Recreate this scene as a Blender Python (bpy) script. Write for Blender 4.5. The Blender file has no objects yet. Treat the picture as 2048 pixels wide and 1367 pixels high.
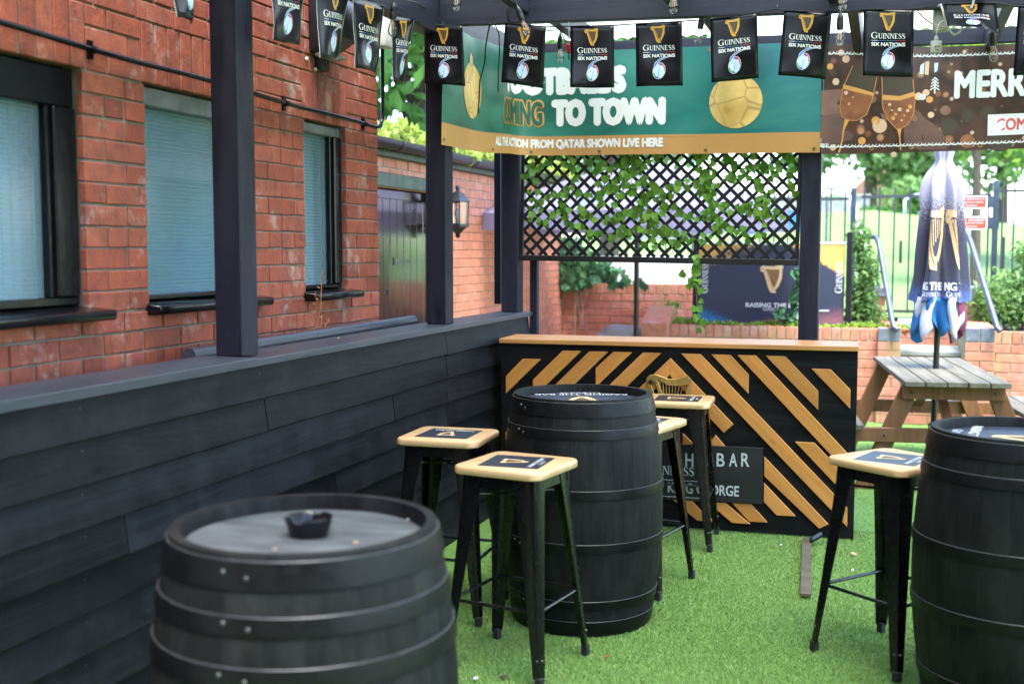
import bpy, bmesh, math, random
import numpy as np
from mathutils import Vector, Matrix, noise
random.seed(7); np.random.seed(7)
R = math.radians
scene = bpy.context.scene
C = scene.collection

# ------------------------------------------------------------------ camera
F, CX, CY = 2276.0, 1024.0, 683.5
YAW, PIT, CAMH = R(18.3), R(4.61), 1.576
cam_d = bpy.data.cameras.new('camera'); cam = bpy.data.objects.new('camera', cam_d); C.objects.link(cam)
cam.location = (0, 0, CAMH); cam.rotation_euler = (R(90) - PIT, 0, YAW)
cam_d.sensor_width = 36.0; cam_d.lens = F / 2048 * 36.0
cam_d.clip_start = 0.05; cam_d.clip_end = 2000
cam_d.dof.use_dof = True; cam_d.dof.focus_distance = 5.5; cam_d.dof.aperture_fstop = 2.2
scene.camera = cam
# ------------------------------------------------------------------ sky and sun (bright overcast)
SUN_EL, SUN_AZ = R(70), R(140)
w = bpy.data.worlds.new('World'); scene.world = w; w.use_nodes = True
nt = w.node_tree; nt.nodes.clear()
sky = nt.nodes.new('ShaderNodeTexSky'); sky.sky_type = 'NISHITA'; sky.sun_disc = False
sky.sun_elevation = SUN_EL; sky.sun_rotation = SUN_AZ; sky.air_density = 1.0; sky.dust_density = 1.0; sky.ozone_density = 1.0
bg = nt.nodes.new('ShaderNodeBackground'); bg.inputs[1].default_value = 0.15
ow = nt.nodes.new('ShaderNodeOutputWorld')
nt.links.new(sky.outputs[0], bg.inputs[0]); nt.links.new(bg.outputs[0], ow.inputs[0])
sd = bpy.data.lights.new('sun', 'SUN'); sd.energy = 1.5; sd.angle = R(25); sd.color = (1, .96, .9)
so = bpy.data.objects.new('sun', sd); C.objects.link(so)
sv = Vector((math.sin(SUN_AZ) * math.cos(SUN_EL), math.cos(SUN_AZ) * math.cos(SUN_EL), math.sin(SUN_EL)))
so.rotation_euler = sv.to_track_quat('Z', 'Y').to_euler(); so.location = (0, 0, 20)
scene.view_settings.view_transform = 'Standard'; scene.view_settings.look = 'None'
scene.view_settings.exposure = 3.0; scene.view_settings.gamma = 1.0; scene.view_settings.use_curve_mapping = False
scene.render.resolution_x, scene.render.resolution_y = 1024, 683

# ------------------------------------------------------------------ photo pixel -> direction; a surface gives the distance
_hf = Vector((-math.sin(YAW), math.cos(YAW), 0)); _RT = Vector((math.cos(YAW), math.sin(YAW), 0))
_FW = _hf * math.cos(PIT) - Vector((0, 0, math.sin(PIT))); _UP = _hf * math.sin(PIT) + Vector((0, 0, math.cos(PIT)))
CAM = Vector((0, 0, CAMH))
def on(px, py, ax, v):
    d = _FW + _RT * ((px - CX) / F) + _UP * ((CY - py) / F)
    return CAM + d * ((v - CAM[ax]) / d[ax])
def inview(p, m=30):
    q = Vector(p) - CAM; z = q.dot(_FW)
    if z < .2: return False
    x = CX + F * q.dot(_RT) / z; y = CY - F * q.dot(_UP) / z
    return -m < x < 2048 + m and -m < y < 1367 + m

# ------------------------------------------------------------------ materials
M = {}
def nodes(name):
    m = bpy.data.materials.new(name); m.use_nodes = True; t = m.node_tree
    p = t.nodes['Principled BSDF']; M[name] = m
    return m, t, p
def N(t, kind, **kw):
    n = t.nodes.new('ShaderNode' + kind)
    for k, v in kw.items():
        if k.startswith('i_'):
            key = k[2:]; key = int(key) if key.isdigit() else key
            n.inputs[key].default_value = v
        else: setattr(n, k, v)
    return n
def ramp(t, fac, stops):
    r = t.nodes.new('ShaderNodeValToRGB'); e = r.color_ramp.elements
    while len(e) < len(stops): e.new(.5)
    for i, (p, c) in enumerate(stops):
        e[i].position = p; e[i].color = tuple(c) + (1,) if len(c) == 3 else c
    t.links.new(fac, r.inputs[0]); return r.outputs[0]
def mixc(t, fac, a, b, mode='MIX'):
    m = t.nodes.new('ShaderNodeMix'); m.data_type = 'RGBA'; m.blend_type = mode
    for s, v in ((m.inputs[0], fac), (m.inputs[6], a), (m.inputs[7], b)):
        if hasattr(v, 'links') or hasattr(v, 'is_linked'): t.links.new(v, s)
        else: s.default_value = v if not isinstance(v, tuple) else (tuple(v) + (1,))[:4]
    return m.outputs[2]
def coords(t, kind='Object', scale=(1, 1, 1)):
    tc = t.nodes.new('ShaderNodeTexCoord'); mp = t.nodes.new('ShaderNodeMapping'); mp.inputs[3].default_value = scale
    if kind == 'World':
        g = t.nodes.new('ShaderNodeNewGeometry'); t.links.new(g.outputs['Position'], mp.inputs[0])
    else: t.links.new(tc.outputs[kind], mp.inputs[0])
    return mp.outputs[0]
def noisef(t, vec, scale, detail=4, rough=.55, dist=0):
    n = t.nodes.new('ShaderNodeTexNoise'); n.inputs['Scale'].default_value = scale; n.inputs['Detail'].default_value = detail
    n.inputs['Roughness'].default_value = rough; n.inputs['Distortion'].default_value = dist
    t.links.new(vec, n.inputs['Vector']); return n.outputs[0]
def bump(t, p, h, strength=.3, dist=.01):
    b = t.nodes.new('ShaderNodeBump'); b.inputs['Strength'].default_value = strength; b.inputs['Distance'].default_value = dist
    t.links.new(h, b.inputs['Height']); t.links.new(b.outputs[0], p.inputs['Normal'])
def rnd(t):
    o = t.nodes.new('ShaderNodeObjectInfo'); g = t.nodes.new('ShaderNodeNewGeometry')
    a = N(t, 'Math', operation='ADD'); t.links.new(o.outputs['Random'], a.inputs[0]); t.links.new(g.outputs['Random Per Island'], a.inputs[1])
    f = N(t, 'Math', operation='FRACT'); t.links.new(a.outputs[0], f.inputs[0]); return f.outputs[0]
def mat(name, c1, c2=None, scale=6, rough=.6, metal=0, bmp=0, bscale=None, kind='Object', stretch=(1, 1, 1), spec=.5, coat=0, rvar=0, trans=0, rob=0, bd=.004):
    """plain painted / weathered surface: two tones by noise, fine relief, per-piece variation"""
    m, t, p = nodes(name); c2 = c2 or tuple(x * .75 for x in c1)
    v = coords(t, kind, stretch); n = noisef(t, v, scale)
    col = ramp(t, n, [(.3, c2), (.7, c1)])
    if rob:
        r = rnd(t); mm = N(t, 'MapRange', i_3=1 - rob, i_4=1 + rob); t.links.new(r, mm.inputs[0])
        hs = N(t, 'HueSaturation'); t.links.new(mm.outputs[0], hs.inputs['Value']); t.links.new(col, hs.inputs['Color']); col = hs.outputs[0]
    t.links.new(col, p.inputs['Base Color'])
    p.inputs['Metallic'].default_value = metal; p.inputs['Specular IOR Level'].default_value = spec
    p.inputs['Roughness'].default_value = rough
    if rvar:
        n2 = noisef(t, v, scale * 2.3, 5); mr = N(t, 'MapRange', i_1=.3, i_2=.7, i_3=rough - rvar, i_4=rough + rvar); t.links.new(n2, mr.inputs[0]); t.links.new(mr.outputs[0], p.inputs['Roughness'])
    if coat: p.inputs['Coat Weight'].default_value = coat; p.inputs['Coat Roughness'].default_value = .15
    if trans: p.inputs['Transmission Weight'].default_value = trans
    if bmp: bump(t, p, noisef(t, v, bscale or scale * 6, 6, .6), bmp, bd)
    return m
def grain_mat(name, c1, c2, axis=0, rough=.55, freq=18, knots=True, bmp=.25, rob=.12, spec=.4, dirt=None, ds=3.5):
    """sawn timber: stretched noise for the grain, dark knots, per-plank tone"""
    m, t, p = nodes(name)
    st = [freq, freq, freq]; st[axis] = freq * .07
    v = coords(t, 'Object', st); o = N(t, 'ObjectInfo'); ad = N(t, 'VectorMath', operation='ADD')
    sc = N(t, 'Math', operation='MULTIPLY', i_1=37.0); t.links.new(o.outputs['Random'], sc.inputs[0])
    t.links.new(v, ad.inputs[0]); t.links.new(sc.outputs[0], ad.inputs[1]); v = ad.outputs[0]
    n = noisef(t, v, 1.0, 6, .6, .8); col = ramp(t, n, [(.32, c2), (.62, c1)])
    if knots:
        kv = coords(t, 'Object', tuple(3.2 if i == axis else 11 for i in range(3))); a2 = N(t, 'VectorMath', operation='ADD'); t.links.new(kv, a2.inputs[0]); t.links.new(sc.outputs[0], a2.inputs[1])
        vo = N(t, 'TexVoronoi', i_Scale=.9); t.links.new(a2.outputs[0], vo.inputs['Vector'])
        k = ramp(t, vo.outputs['Distance'], [(.05, (1, 1, 1)), (.12, (0, 0, 0))]); col = mixc(t, k, col, tuple(x * .35 for x in c2))
    if dirt:
        dn = noisef(t, coords(t, 'World', (1, 1, .35) if axis == 2 else (1, 1, 1)), ds, 7, .7); col = mixc(t, ramp(t, dn, [(.45, (0, 0, 0)), (.75, (.7, .7, .7))]), col, dirt)
    r = rnd(t); mm = N(t, 'MapRange', i_3=1 - rob, i_4=1 + rob); t.links.new(r, mm.inputs[0])
    hs = N(t, 'HueSaturation'); t.links.new(mm.outputs[0], hs.inputs['Value']); t.links.new(col, hs.inputs['Color'])
    t.links.new(hs.outputs[0], p.inputs['Base Color']); p.inputs['Roughness'].default_value = rough; p.inputs['Specular IOR Level'].default_value = spec
    bump(t, p, n, bmp, .004); return m
def brick_mat(name, tones, dark, white=.5, moss=None, rough=.75, spec=.3):
    m, t, p = nodes(name); v = coords(t, 'World')
    r = rnd(t); k = len(tones); col = ramp(t, r, [(i / (k - 1), c) for i, c in enumerate(tones)])
    n = noisef(t, v, 14, 6, .62); col = mixc(t, ramp(t, n, [(.42, (0, 0, 0)), (.72, (.8, .8, .8))]), col, dark)
    vs = coords(t, 'World', (9, 9, 3)); st = noisef(t, vs, 3.2, 5, .6); col = mixc(t, ramp(t, st, [(.55, (0, 0, 0)), (.74, (.55, .55, .55))]), col, tuple(x * .6 for x in dark))
    if white:
        wn = noisef(t, coords(t, 'World', (1, 1, 1)), 5.0, 8, .72); col = mixc(t, ramp(t, wn, [(.56, (0, 0, 0)), (.74, (white, white, white))]), col, (.62, .58, .56))
    if moss:
        mn = noisef(t, v, 2.4, 6, .65); col = mixc(t, ramp(t, mn, [(.5, (0, 0, 0)), (.72, (.7, .7, .7))]), col, moss)
    t.links.new(col, p.inputs['Base Color']); p.inputs['Roughness'].default_value = rough; p.inputs['Specular IOR Level'].default_value = spec
    bump(t, p, noisef(t, v, 60, 6, .65), .55, .006); return m
def flat(name, c, rough=.45, metal=0, spec=.5, emit=None):
    m, t, p = nodes(name); p.inputs['Base Color'].default_value = tuple(c) + (1,); p.inputs['Roughness'].default_value = rough
    p.inputs['Metallic'].default_value = metal; p.inputs['Specular IOR Level'].default_value = spec; return m
def leaf_mat(name, c1, c2, tr=.35, rough=.5):
    m, t, p = nodes(name); r = rnd(t)
    n = noisef(t, coords(t, 'World'), 3, 3); a = N(t, 'Math', operation='ADD'); t.links.new(r, a.inputs[0]); t.links.new(n, a.inputs[1])
    hlf = N(t, 'Math', operation='MULTIPLY', i_1=.5); t.links.new(a.outputs[0], hlf.inputs[0])
    col = ramp(t, hlf.outputs[0], [(.2, c2), (.8, c1)]); t.links.new(col, p.inputs['Base Color']); p.inputs['Roughness'].default_value = rough
    p.inputs['Specular IOR Level'].default_value = .35
    tl = N(t, 'BsdfTranslucent'); t.links.new(col, tl.inputs[0]); ms = N(t, 'MixShader', i_0=tr); out = t.nodes['Material Output']
    t.links.new(p.outputs[0], ms.inputs[1]); t.links.new(tl.outputs[0], ms.inputs[2]); t.links.new(ms.outputs[0], out.inputs[0]); return m

brick_mat('brick_red', [(.29, .072, .043), (.34, .088, .050), (.235, .060, .040), (.36, .105, .064), (.28, .080, .055)], (.15, .052, .042), .5, rough=.6, spec=.2)
brick_mat('brick_orange', [(.56, .20, .11), (.62, .25, .15), (.50, .18, .10), (.60, .21, .12)], (.40, .15, .09), .3)
brick_mat('brick_garden', [(.54, .20, .125), (.60, .245, .16), (.46, .165, .10), (.57, .22, .15), (.52, .24, .18)], (.33, .12, .075), .45, moss=(.30, .25, .10))
brick_mat('brick_blue', [(.16, .17, .21), (.20, .21, .25), (.13, .14, .18)], (.10, .10, .12), .4)
mat('mortar', (.22, .20, .17), (.10, .095, .08), 9, .9, bmp=.5, bscale=80, kind='World')
mat('mortar_green', (.40, .38, .24), (.24, .25, .13), 6, .9, bmp=.5, bscale=80, kind='World')
mat('mortar_light', (.50, .42, .34), (.34, .27, .2), 6, .9, bmp=.4, bscale=80, kind='World')
grain_mat('navy_timber', (.020, .0195, .034), (.011, .0108, .019), 2, .5, 14, True, .9, .12, .16, dirt=(.034, .034, .046), ds=9)
grain_mat('navy_beam_x', (.027, .027, .046), (.015, .015, .027), 0, .45, 14, True, .6, .15, .35)
grain_mat('navy_beam_y', (.027, .027, .046), (.015, .015, .027), 1, .45, 14, True, .6, .15, .35)
grain_mat('black_board', (.0098, .0106, .0134), (.0038, .0042, .0054), 1, .5, 13, True, 1.0, .3, .10, dirt=(.019, .020, .024), ds=6)
grain_mat('cap_paint', (.046, .052, .070), (.026, .030, .042), 1, .40, 12, False, .3, .08, .5)
grain_mat('bar_panel', (.009, .0095, .0105), (.0035, .0035, .004), 0, .5, 16, False, 1.0, .05, .15)
grain_mat('bar_slat', (.50, .225, .055), (.40, .165, .036), 0, .42, 22, True, .1, .12, .45)
grain_mat('bar_top', (.48, .235, .08), (.36, .16, .05), 0, .4, 20, True, .15, .08, .5)
grain_mat('stave', (.0095, .010, .0105), (.0045, .0048, .005), 2, .55, 20, False, .9, .25, .14, dirt=(.024, .024, .023), ds=11)
mat('hoop_edge', (.07, .074, .078), (.03, .032, .034), 30, .4, .4)
mat('hoop', (.0055, .006, .0065), (.003, .003, .0035), 20, .40, .0, .25, 90, rvar=.08, spec=.2)
mat('rivet', (.13, .13, .14), (.06, .06, .06), 30, .28, .7)
mat('barrel_head_grey', (.095, .102, .104), (.028, .031, .034), 7, .6, bmp=.4, bscale=50, stretch=(1, 3, 1))
mat('barrel_head_navy', (.035, .042, .075), (.024, .03, .055), 5, .35, bmp=.1, bscale=60)
mat('stool_metal', (.005, .005, .0055), (.003, .003, .0035), 12, .26, .0, .015, 40, rvar=.05, spec=.45)
grain_mat('seat_wood', (.60, .40, .21), (.52, .33, .155), 0, .35, 14, False, .08, .06, .5)
flat('rubber', (.012, .012, .012), .7)
mat('brass', (.42, .29, .09), (.30, .19, .055), 12, .35, .55, .1, 60)
mat('sign_black', (.018, .019, .021), (.010, .010, .011), 8, .4, bmp=.1)
flat('print_white', (.72, .72, .72), .5); flat('print_cream', (.70, .48, .25), .5); flat('print_gold', (.60, .31, .035), .4)
flat('print_gold_dark', (.20, .10, .02), .45); flat('print_brown', (.055, .038, .022), .5); flat('print_blue', (.03, .14, .50), .45)
flat('print_red', (.62, .045, .04), .45); flat('print_green', (.05, .30, .09), .45); flat('print_pale', (.55, .66, .86), .45)
flat('print_orange_red', (.50, .05, .012), .6); flat('print_silver', (.42, .46, .47), .5); flat('print_black', (.012, .013, .018), .45)
flat('print_rose', (.60, .10, .10), .5); flat('print_tan', (.50, .30, .18), .55); mat('print_skin', (.25, .125, .09), (.17, .085, .062), 9, .5); mat('print_skin_dark', (.16, .082, .062), (.10, .052, .04), 7, .5)
mat('print_wine', (.34, .12, .045), (.16, .055, .025), 14, .45); flat('print_amber', (.62, .30, .08), .45); flat('print_bokeh', (.66, .44, .29), .5); flat('print_teal', (.02, .25, .33), .5)
flat('vinyl_black', (.0045, .0055, .009), .22, spec=.3)
flat('seat_plate', (.020, .024, .040), .35)
mat('steel', (.13, .15, .18), (.08, .09, .11), 14, .32, .85, .15, 70)
mat('galvanised', (.125, .145, .17), (.08, .095, .115), 18, .4, .55, .2, 60)
mat('black_paint', (.014, .015, .017), (.008, .008, .009), 12, .35, 0, .25, 40)
mat('black_gloss', (.006, .0065, .009), (.003, .003, .004), 9, .20, 0, .25, 30, spec=.3)
mat('grey_paint_old', (.22, .23, .27), (.10, .11, .13), 14, .5, 0, .4, 40)
mat('railing_paint', (.028, .048, .060), (.05, .03, .022), 16, .5)
mat('white_plastic', (.66, .66, .60), (.50, .50, .44), 10, .4)
mat('grey_plastic', (.42, .42, .40), (.32, .32, .30), 10, .4)
flat('cable_black', (.012, .012, .013), .45); flat('cable_white', (.62, .60, .57), .4); flat('red_tag', (.62, .03, .04), .5)
grain_mat('table_top_wood', (.165, .150, .118), (.09, .080, .060), 1, .7, 16, True, .35, .12, .3, dirt=(.10, .105, .06))
grain_mat('table_leg_wood', (.20, .092, .036), (.115, .05, .02), 2, .6, 15, True, .3, .14, .35)
mat('stone_grey', (.33, .34, .34), (.18, .19, .17), 5, .85, bmp=.6, bscale=30, kind='World')
mat('slab', (.36, .37, .36), (.22, .23, .19), 4, .85, bmp=.5, bscale=40, kind='World')
mat('soil', (.10, .07, .045), (.04, .03, .02), 12, .95, bmp=.8, bscale=40, kind='World')
leaf_mat('leaf_ivy_plastic', (.17, .34, .045), (.075, .20, .025), .35, .4)
leaf_mat('leaf_ivy', (.10, .24, .10), (.02, .085, .045), .25, .3)
leaf_mat('leaf_tree', (.14, .30, .06), (.05, .15, .03), .45)
leaf_mat('leaf_lime', (.34, .46, .07), (.17, .30, .04), .45)
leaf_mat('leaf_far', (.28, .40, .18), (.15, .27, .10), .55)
leaf_mat('leaf_yellow', (.42, .48, .10), (.26, .36, .06), .45)
leaf_mat('leaf_shrub', (.24, .38, .12), (.10, .22, .05), .45)
leaf_mat('leaf_dry', (.50, .20, .08), (.34, .12, .05), .3)
mat('stem_green', (.10, .22, .05), (.05, .14, .03), 20, .6); mat('bark', (.12, .09, .065), (.06, .045, .03), 14, .9, bmp=.7, bscale=30)
mat('dry_root', (.50, .38, .24), (.34, .24, .14), 20, .8)
mat('lawn', (.15, .25, .06), (.105, .19, .042), 1.2, .9, bmp=.7, bscale=30, kind='World')
mat('turf_base', (.12, .23, .045), (.08, .17, .03), 14, .9, bmp=.6, bscale=160, kind='World')
for nme, a in (('turf_a', (.205, .350, .085)), ('turf_b', (.25, .40, .110)), ('turf_c', (.145, .28, .062)), ('turf_d', (.28, .39, .135))): flat(nme, a, .5, spec=.35)
# ------------------------------------------------------------------ mesh helpers
class MB:
    def __init__(s): s.v = []; s.f = []; s.m = []; s.uv = None
    def add(s, vs, fs, mi=0):
        o = len(s.v); s.v += [tuple(x) for x in vs]; s.f += [tuple(i + o for i in f) for f in fs]; s.m += [mi] * len(fs); return s
    def box(s, x0, x1, y0, y1, z0, z1, mi=0, T=None):
        vs = [Vector((x, y, z)) for z in (z0, z1) for y in (y0, y1) for x in (x0, x1)]
        if T is not None: vs = [T @ q for q in vs]
        return s.add(vs, [(0, 2, 3, 1), (4, 5, 7, 6), (0, 1, 5, 4), (2, 6, 7, 3), (0, 4, 6, 2), (1, 3, 7, 5)], mi)
    def prism(s, poly, fn, d0, d1, mi=0):
        n = len(poly); vs = [fn(u, v, d0) for u, v in poly] + [fn(u, v, d1) for u, v in poly]
        return s.add(vs, [tuple(range(n))[::-1], tuple(range(n, 2 * n))] + [(i, (i + 1) % n, n + (i + 1) % n, n + i) for i in range(n)], mi)
    def tube(s, pts, r, n=8, mi=0, cap=True):
        pts = [Vector(p) for p in pts]; o = len(s.v); k = len(pts); rr = r if isinstance(r, (list, tuple)) else [r] * k
        d0 = (pts[1] - pts[0]).normalized(); a = d0.orthogonal().normalized()
        for i, p in enumerate(pts):
            d = (pts[min(i + 1, k - 1)] - pts[max(i - 1, 0)])
            if d.length > 1e-9: d.normalize()
            else: d = d0
            a = (a - d * a.dot(d)); a = a.normalized() if a.length > 1e-6 else d.orthogonal().normalized(); b = d.cross(a)
            for j in range(n):
                t = 2 * math.pi * j / n; s.v.append(tuple(p + (a * math.cos(t) + b * math.sin(t)) * rr[i]))
        for i in range(k - 1):
            for j in range(n): s.f.append((o + i * n + j, o + i * n + (j + 1) % n, o + (i + 1) * n + (j + 1) % n, o + (i + 1) * n + j)); s.m.append(mi)
        if cap:
            s.f.append(tuple(o + j for j in range(n))[::-1]); s.m.append(mi); s.f.append(tuple(o + (k - 1) * n + j for j in range(n))); s.m.append(mi)
        return s
    def lathe(s, prof, n=24, a0=0, a1=2 * math.pi, mi=0, c=(0, 0, 0), close=False):
        full = abs(a1 - a0 - 2 * math.pi) < 1e-6; m = n if full else n + 1; o = len(s.v); k = len(prof)
        for i in range(m):
            t = a0 + (a1 - a0) * i / n
            for r, z in prof: s.v.append((c[0] + r * math.cos(t), c[1] + r * math.sin(t), c[2] + z))
        for i in range(n):
            for j in range(k if close else k - 1):
                j2 = (j + 1) % k; i2 = (i + 1) % m
                s.f.append((o + i * k + j, o + i2 * k + j, o + i2 * k + j2, o + i * k + j2)); s.m.append(mi)
        if close and not full:
            s.f.append(tuple(o + j for j in range(k))); s.m.append(mi); s.f.append(tuple(o + (m - 1) * k + j for j in range(k))[::-1]); s.m.append(mi)
        return s
    def grid(s, nu, nv, fn, mi=0):
        o = len(s.v)
        for j in range(nv + 1):
            for i in range(nu + 1): s.v.append(tuple(fn(i / nu, j / nv)))
        for j in range(nv):
            for i in range(nu):
                a = o + j * (nu + 1) + i; s.f.append((a, a + 1, a + nu + 2, a + nu + 1)); s.m.append(mi)
        return s
    def mesh(s, name, mats, smooth=False, bevel=0, seg=1, clean=True):
        me = bpy.data.meshes.new(name); me.from_pydata(s.v, [], s.f)
        for q in (mats if isinstance(mats, (list, tuple)) else [mats]): me.materials.append(M[q])
        if len(me.materials) > 1: me.polygons.foreach_set('material_index', s.m)
        if clean or bevel:
            b = bmesh.new(); b.from_mesh(me)
            if clean: bmesh.ops.recalc_face_normals(b, faces=b.faces)
            if bevel:
                ed = [e for e in b.edges if len(e.link_faces) == 2 and e.calc_face_angle(0) > .5]
                bmesh.ops.bevel(b, geom=ed, offset=bevel, segments=seg, affect='EDGES', profile=.6)
            b.to_mesh(me); b.free()
        if smooth:
            me.polygons.foreach_set('use_smooth', [True] * len(me.polygons))
            if smooth != 'all':
                b = bmesh.new(); b.from_mesh(me)
                for e in b.edges:
                    if len(e.link_faces) == 2 and e.calc_face_angle(0) > .7: e.smooth = False
                b.to_mesh(me); b.free()
        me.update(); return me
    def build(s, name, mats, parent=None, **kw): return link(name, s.mesh(name, mats, **kw), parent)
def link(name, me, parent=None, loc=None, rot=None):
    o = bpy.data.objects.new(name, me); C.objects.link(o)
    if parent is not None: o.parent = parent
    if loc is not None: o.location = loc
    if rot is not None: o.rotation_euler = rot
    return o
def tag(o, label, cat, group=None):
    o['label'] = label; o['category'] = cat
    if group: o['group'] = group
    return o
def thing(name, label, cat, loc=(0, 0, 0), rz=0, group=None):
    o = link(name, None, None, loc, (0, 0, rz)); o.empty_display_size = .1; return tag(o, label, cat, group)
def struct(o): o['kind'] = 'structure'; return o
def stuff(o): o['kind'] = 'stuff'; return o
def copy_tree(o, parent=None):
    c = o.copy(); C.objects.link(c); c.parent = parent
    for ch in list(o.children): copy_tree(ch, c)
    return c
def frame(O, D, NN):   # wall frame: u along D, v up, d out of the wall
    O, D, NN = Vector(O), Vector(D).normalized(), Vector(NN).normalized()
    return lambda u, v, d=0: O + D * u + NN * d + Vector((0, 0, v))

# ------------------------------------------------------------------ flat print: lettering and emblems laid on a surface
def text2d(s, w=None, h=1.0, bold=.0, outline=0, spacing=1.0):
    cu = bpy.data.curves.new('txt', 'FONT'); cu.body = s; cu.size = 1.0; cu.offset = bold; cu.space_character = spacing; cu.resolution_u = 3
    if outline: cu.fill_mode = 'NONE'; cu.bevel_depth = outline; cu.bevel_resolution = 0
    o = bpy.data.objects.new('txt', cu); C.objects.link(o); me = bpy.data.meshes.new_from_object(o)
    vs = [(v.co.x, v.co.y) for v in me.vertices]; fs = [tuple(p.vertices) for p in me.polygons]
    bpy.data.objects.remove(o); bpy.data.curves.remove(cu); bpy.data.meshes.remove(me)
    x0 = min(v[0] for v in vs); x1 = max(v[0] for v in vs); y0 = min(v[1] for v in vs); y1 = max(v[1] for v in vs)
    ky = h / (y1 - y0); kx = (w / (x1 - x0)) if w else ky
    return [((x - x0) * kx, (y - y0) * ky) for x, y in vs], fs
def ribbon(pts, ws):
    L, Rr = [], []; k = len(pts); ws = ws if isinstance(ws, (list, tuple)) else [ws] * k
    for i in range(k):
        a = Vector(pts[max(i - 1, 0)]); b = Vector(pts[min(i + 1, k - 1)]); d = (b - a).normalized(); n = Vector((-d.y, d.x)); p = Vector(pts[i])
        L.append(tuple(p + n * ws[i] / 2)); Rr.append(tuple(p - n * ws[i] / 2))
    return L + Rr, [(i, i + 1, k + i + 1, k + i) for i in range(k - 1)]
def arc(cx, cy, rx, ry, a0, a1, n=10): return [(cx + rx * math.cos(R(a0 + (a1 - a0) * i / n)), cy + ry * math.sin(R(a0 + (a1 - a0) * i / n))) for i in range(n + 1)]
class Pr:
    """2-D shapes in (u,v), each on a layer a fraction of a millimetre above the last"""
    def __init__(s): s.items = []
    def shape(s, vs, fs, mi=0, lay=0, at=(0, 0), k=1.0, rot=0):
        c, q = math.cos(rot), math.sin(rot); s.items.append(([(at[0] + (x * c - y * q) * k, at[1] + (x * q + y * c) * k) for x, y in vs], fs, mi, lay)); return s
    def poly(s, p, mi=0, lay=0, **kw): return s.shape(p, [tuple(range(len(p)))], mi, lay, **kw)
    def rect(s, x0, y0, x1, y1, mi=0, lay=0): return s.poly([(x0, y0), (x1, y0), (x1, y1), (x0, y1)], mi, lay)
    def text(s, t, x, y, w, h, mi=0, lay=0, bold=.02, rot=0, **kw):
        b = 0 if kw.get('outline') else bold * h * .8; c_, q_ = math.cos(rot), math.sin(rot)
        vs, fs = text2d(t, w - 2 * b, h - 2 * b, 0, **kw)          # heavier weight: the glyphs set several times, a hair apart
        for i, (dx, dy) in enumerate([(0, 0)] + [(math.cos(k * .7854), math.sin(k * .7854)) for k in range(8)] + [(.5, 0), (-.5, 0), (0, .5), (0, -.5)] if b else [(0, 0)]):
            ox, oy = b + dx * b, b + dy * b; s.shape(vs, fs, mi, lay + .2 * i, (x + ox * c_ - oy * q_, y + ox * q_ + oy * c_), 1, rot)
        return s
    def build(s, name, mats, fn, parent, base=.0012, step=.00025, cu=(), cv=()):
        b = bmesh.new()
        for vs, fs, mi, lay in s.items:
            bv = [b.verts.new((x, y, lay * step + base)) for x, y in vs]
            for f in fs:
                try: q = b.faces.new([bv[i] for i in f]); q.material_index = mi
                except ValueError: pass
        bmesh.ops.triangulate(b, faces=b.faces[:])
        for c in cu: bmesh.ops.bisect_plane(b, geom=b.verts[:] + b.edges[:] + b.faces[:], plane_co=(c, 0, 0), plane_no=(1, 0, 0))
        for c in cv: bmesh.ops.bisect_plane(b, geom=b.verts[:] + b.edges[:] + b.faces[:], plane_co=(0, c, 0), plane_no=(0, 1, 0))
        for v in b.verts: v.co = fn(v.co.x, v.co.y, v.co.z)
        me = bpy.data.meshes.new(name); b.to_mesh(me); b.free()
        for q in (mats if isinstance(mats, (list, tuple)) else [mats]): me.materials.append(M[q])
        return link(name, me, parent) if parent != 0 else me
def harp(p, x, y, k, gold=0, mid=1, dark=2, rot=0, lay=0, strings=True):
    """old-Irish harp emblem, k = width; 1.26 k high, origin lower left"""
    n = lambda a: [((q[0] - 1170) / 260, (595 - q[1]) / 260) for q in a]; kw = dict(at=(x, y), k=k, rot=rot)
    if strings: p.poly(n([(1235, 322), (1385, 322), (1378, 400), (1362, 465), (1335, 525), (1322, 535)]), dark, lay, **kw)
    p.poly(n([(1206, 345), (1245, 338), (1282, 430), (1312, 512), (1345, 548), (1350, 594), (1290, 585), (1266, 540), (1238, 440)]), gold, lay + 1, **kw)
    p.poly(n([(1420, 312), (1416, 420), (1388, 500), (1357, 550), (1312, 528), (1340, 520), (1365, 460), (1380, 400), (1386, 325)]), gold, lay + 2, **kw)
    p.poly(n([(1172, 318), (1178, 298), (1200, 284), (1260, 291), (1330, 291), (1388, 271), (1414, 268), (1431, 300), (1416, 320), (1370, 327), (1300, 327), (1235, 323), (1222, 345), (1195, 358), (1176, 342)]), gold, lay + 3, **kw)
    p.poly(n(arc(1197, 322, 9, 9, 0, 360, 10)[:-1]), dark, lay + 4, **kw)
    p.shape(*ribbon(n([(1238, 350), (1272, 440), (1305, 525), (1330, 570)]), .035), mi=mid, lay=lay + 4, **kw)
    if strings:
        for i in range(5): p.shape(*ribbon(n([(1262 + i * 24, 328), (1288 + i * 16, 400 + i * 24)]), .012), mi=mid, lay=lay + .5, **kw)
    return p
SER = {}
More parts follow.
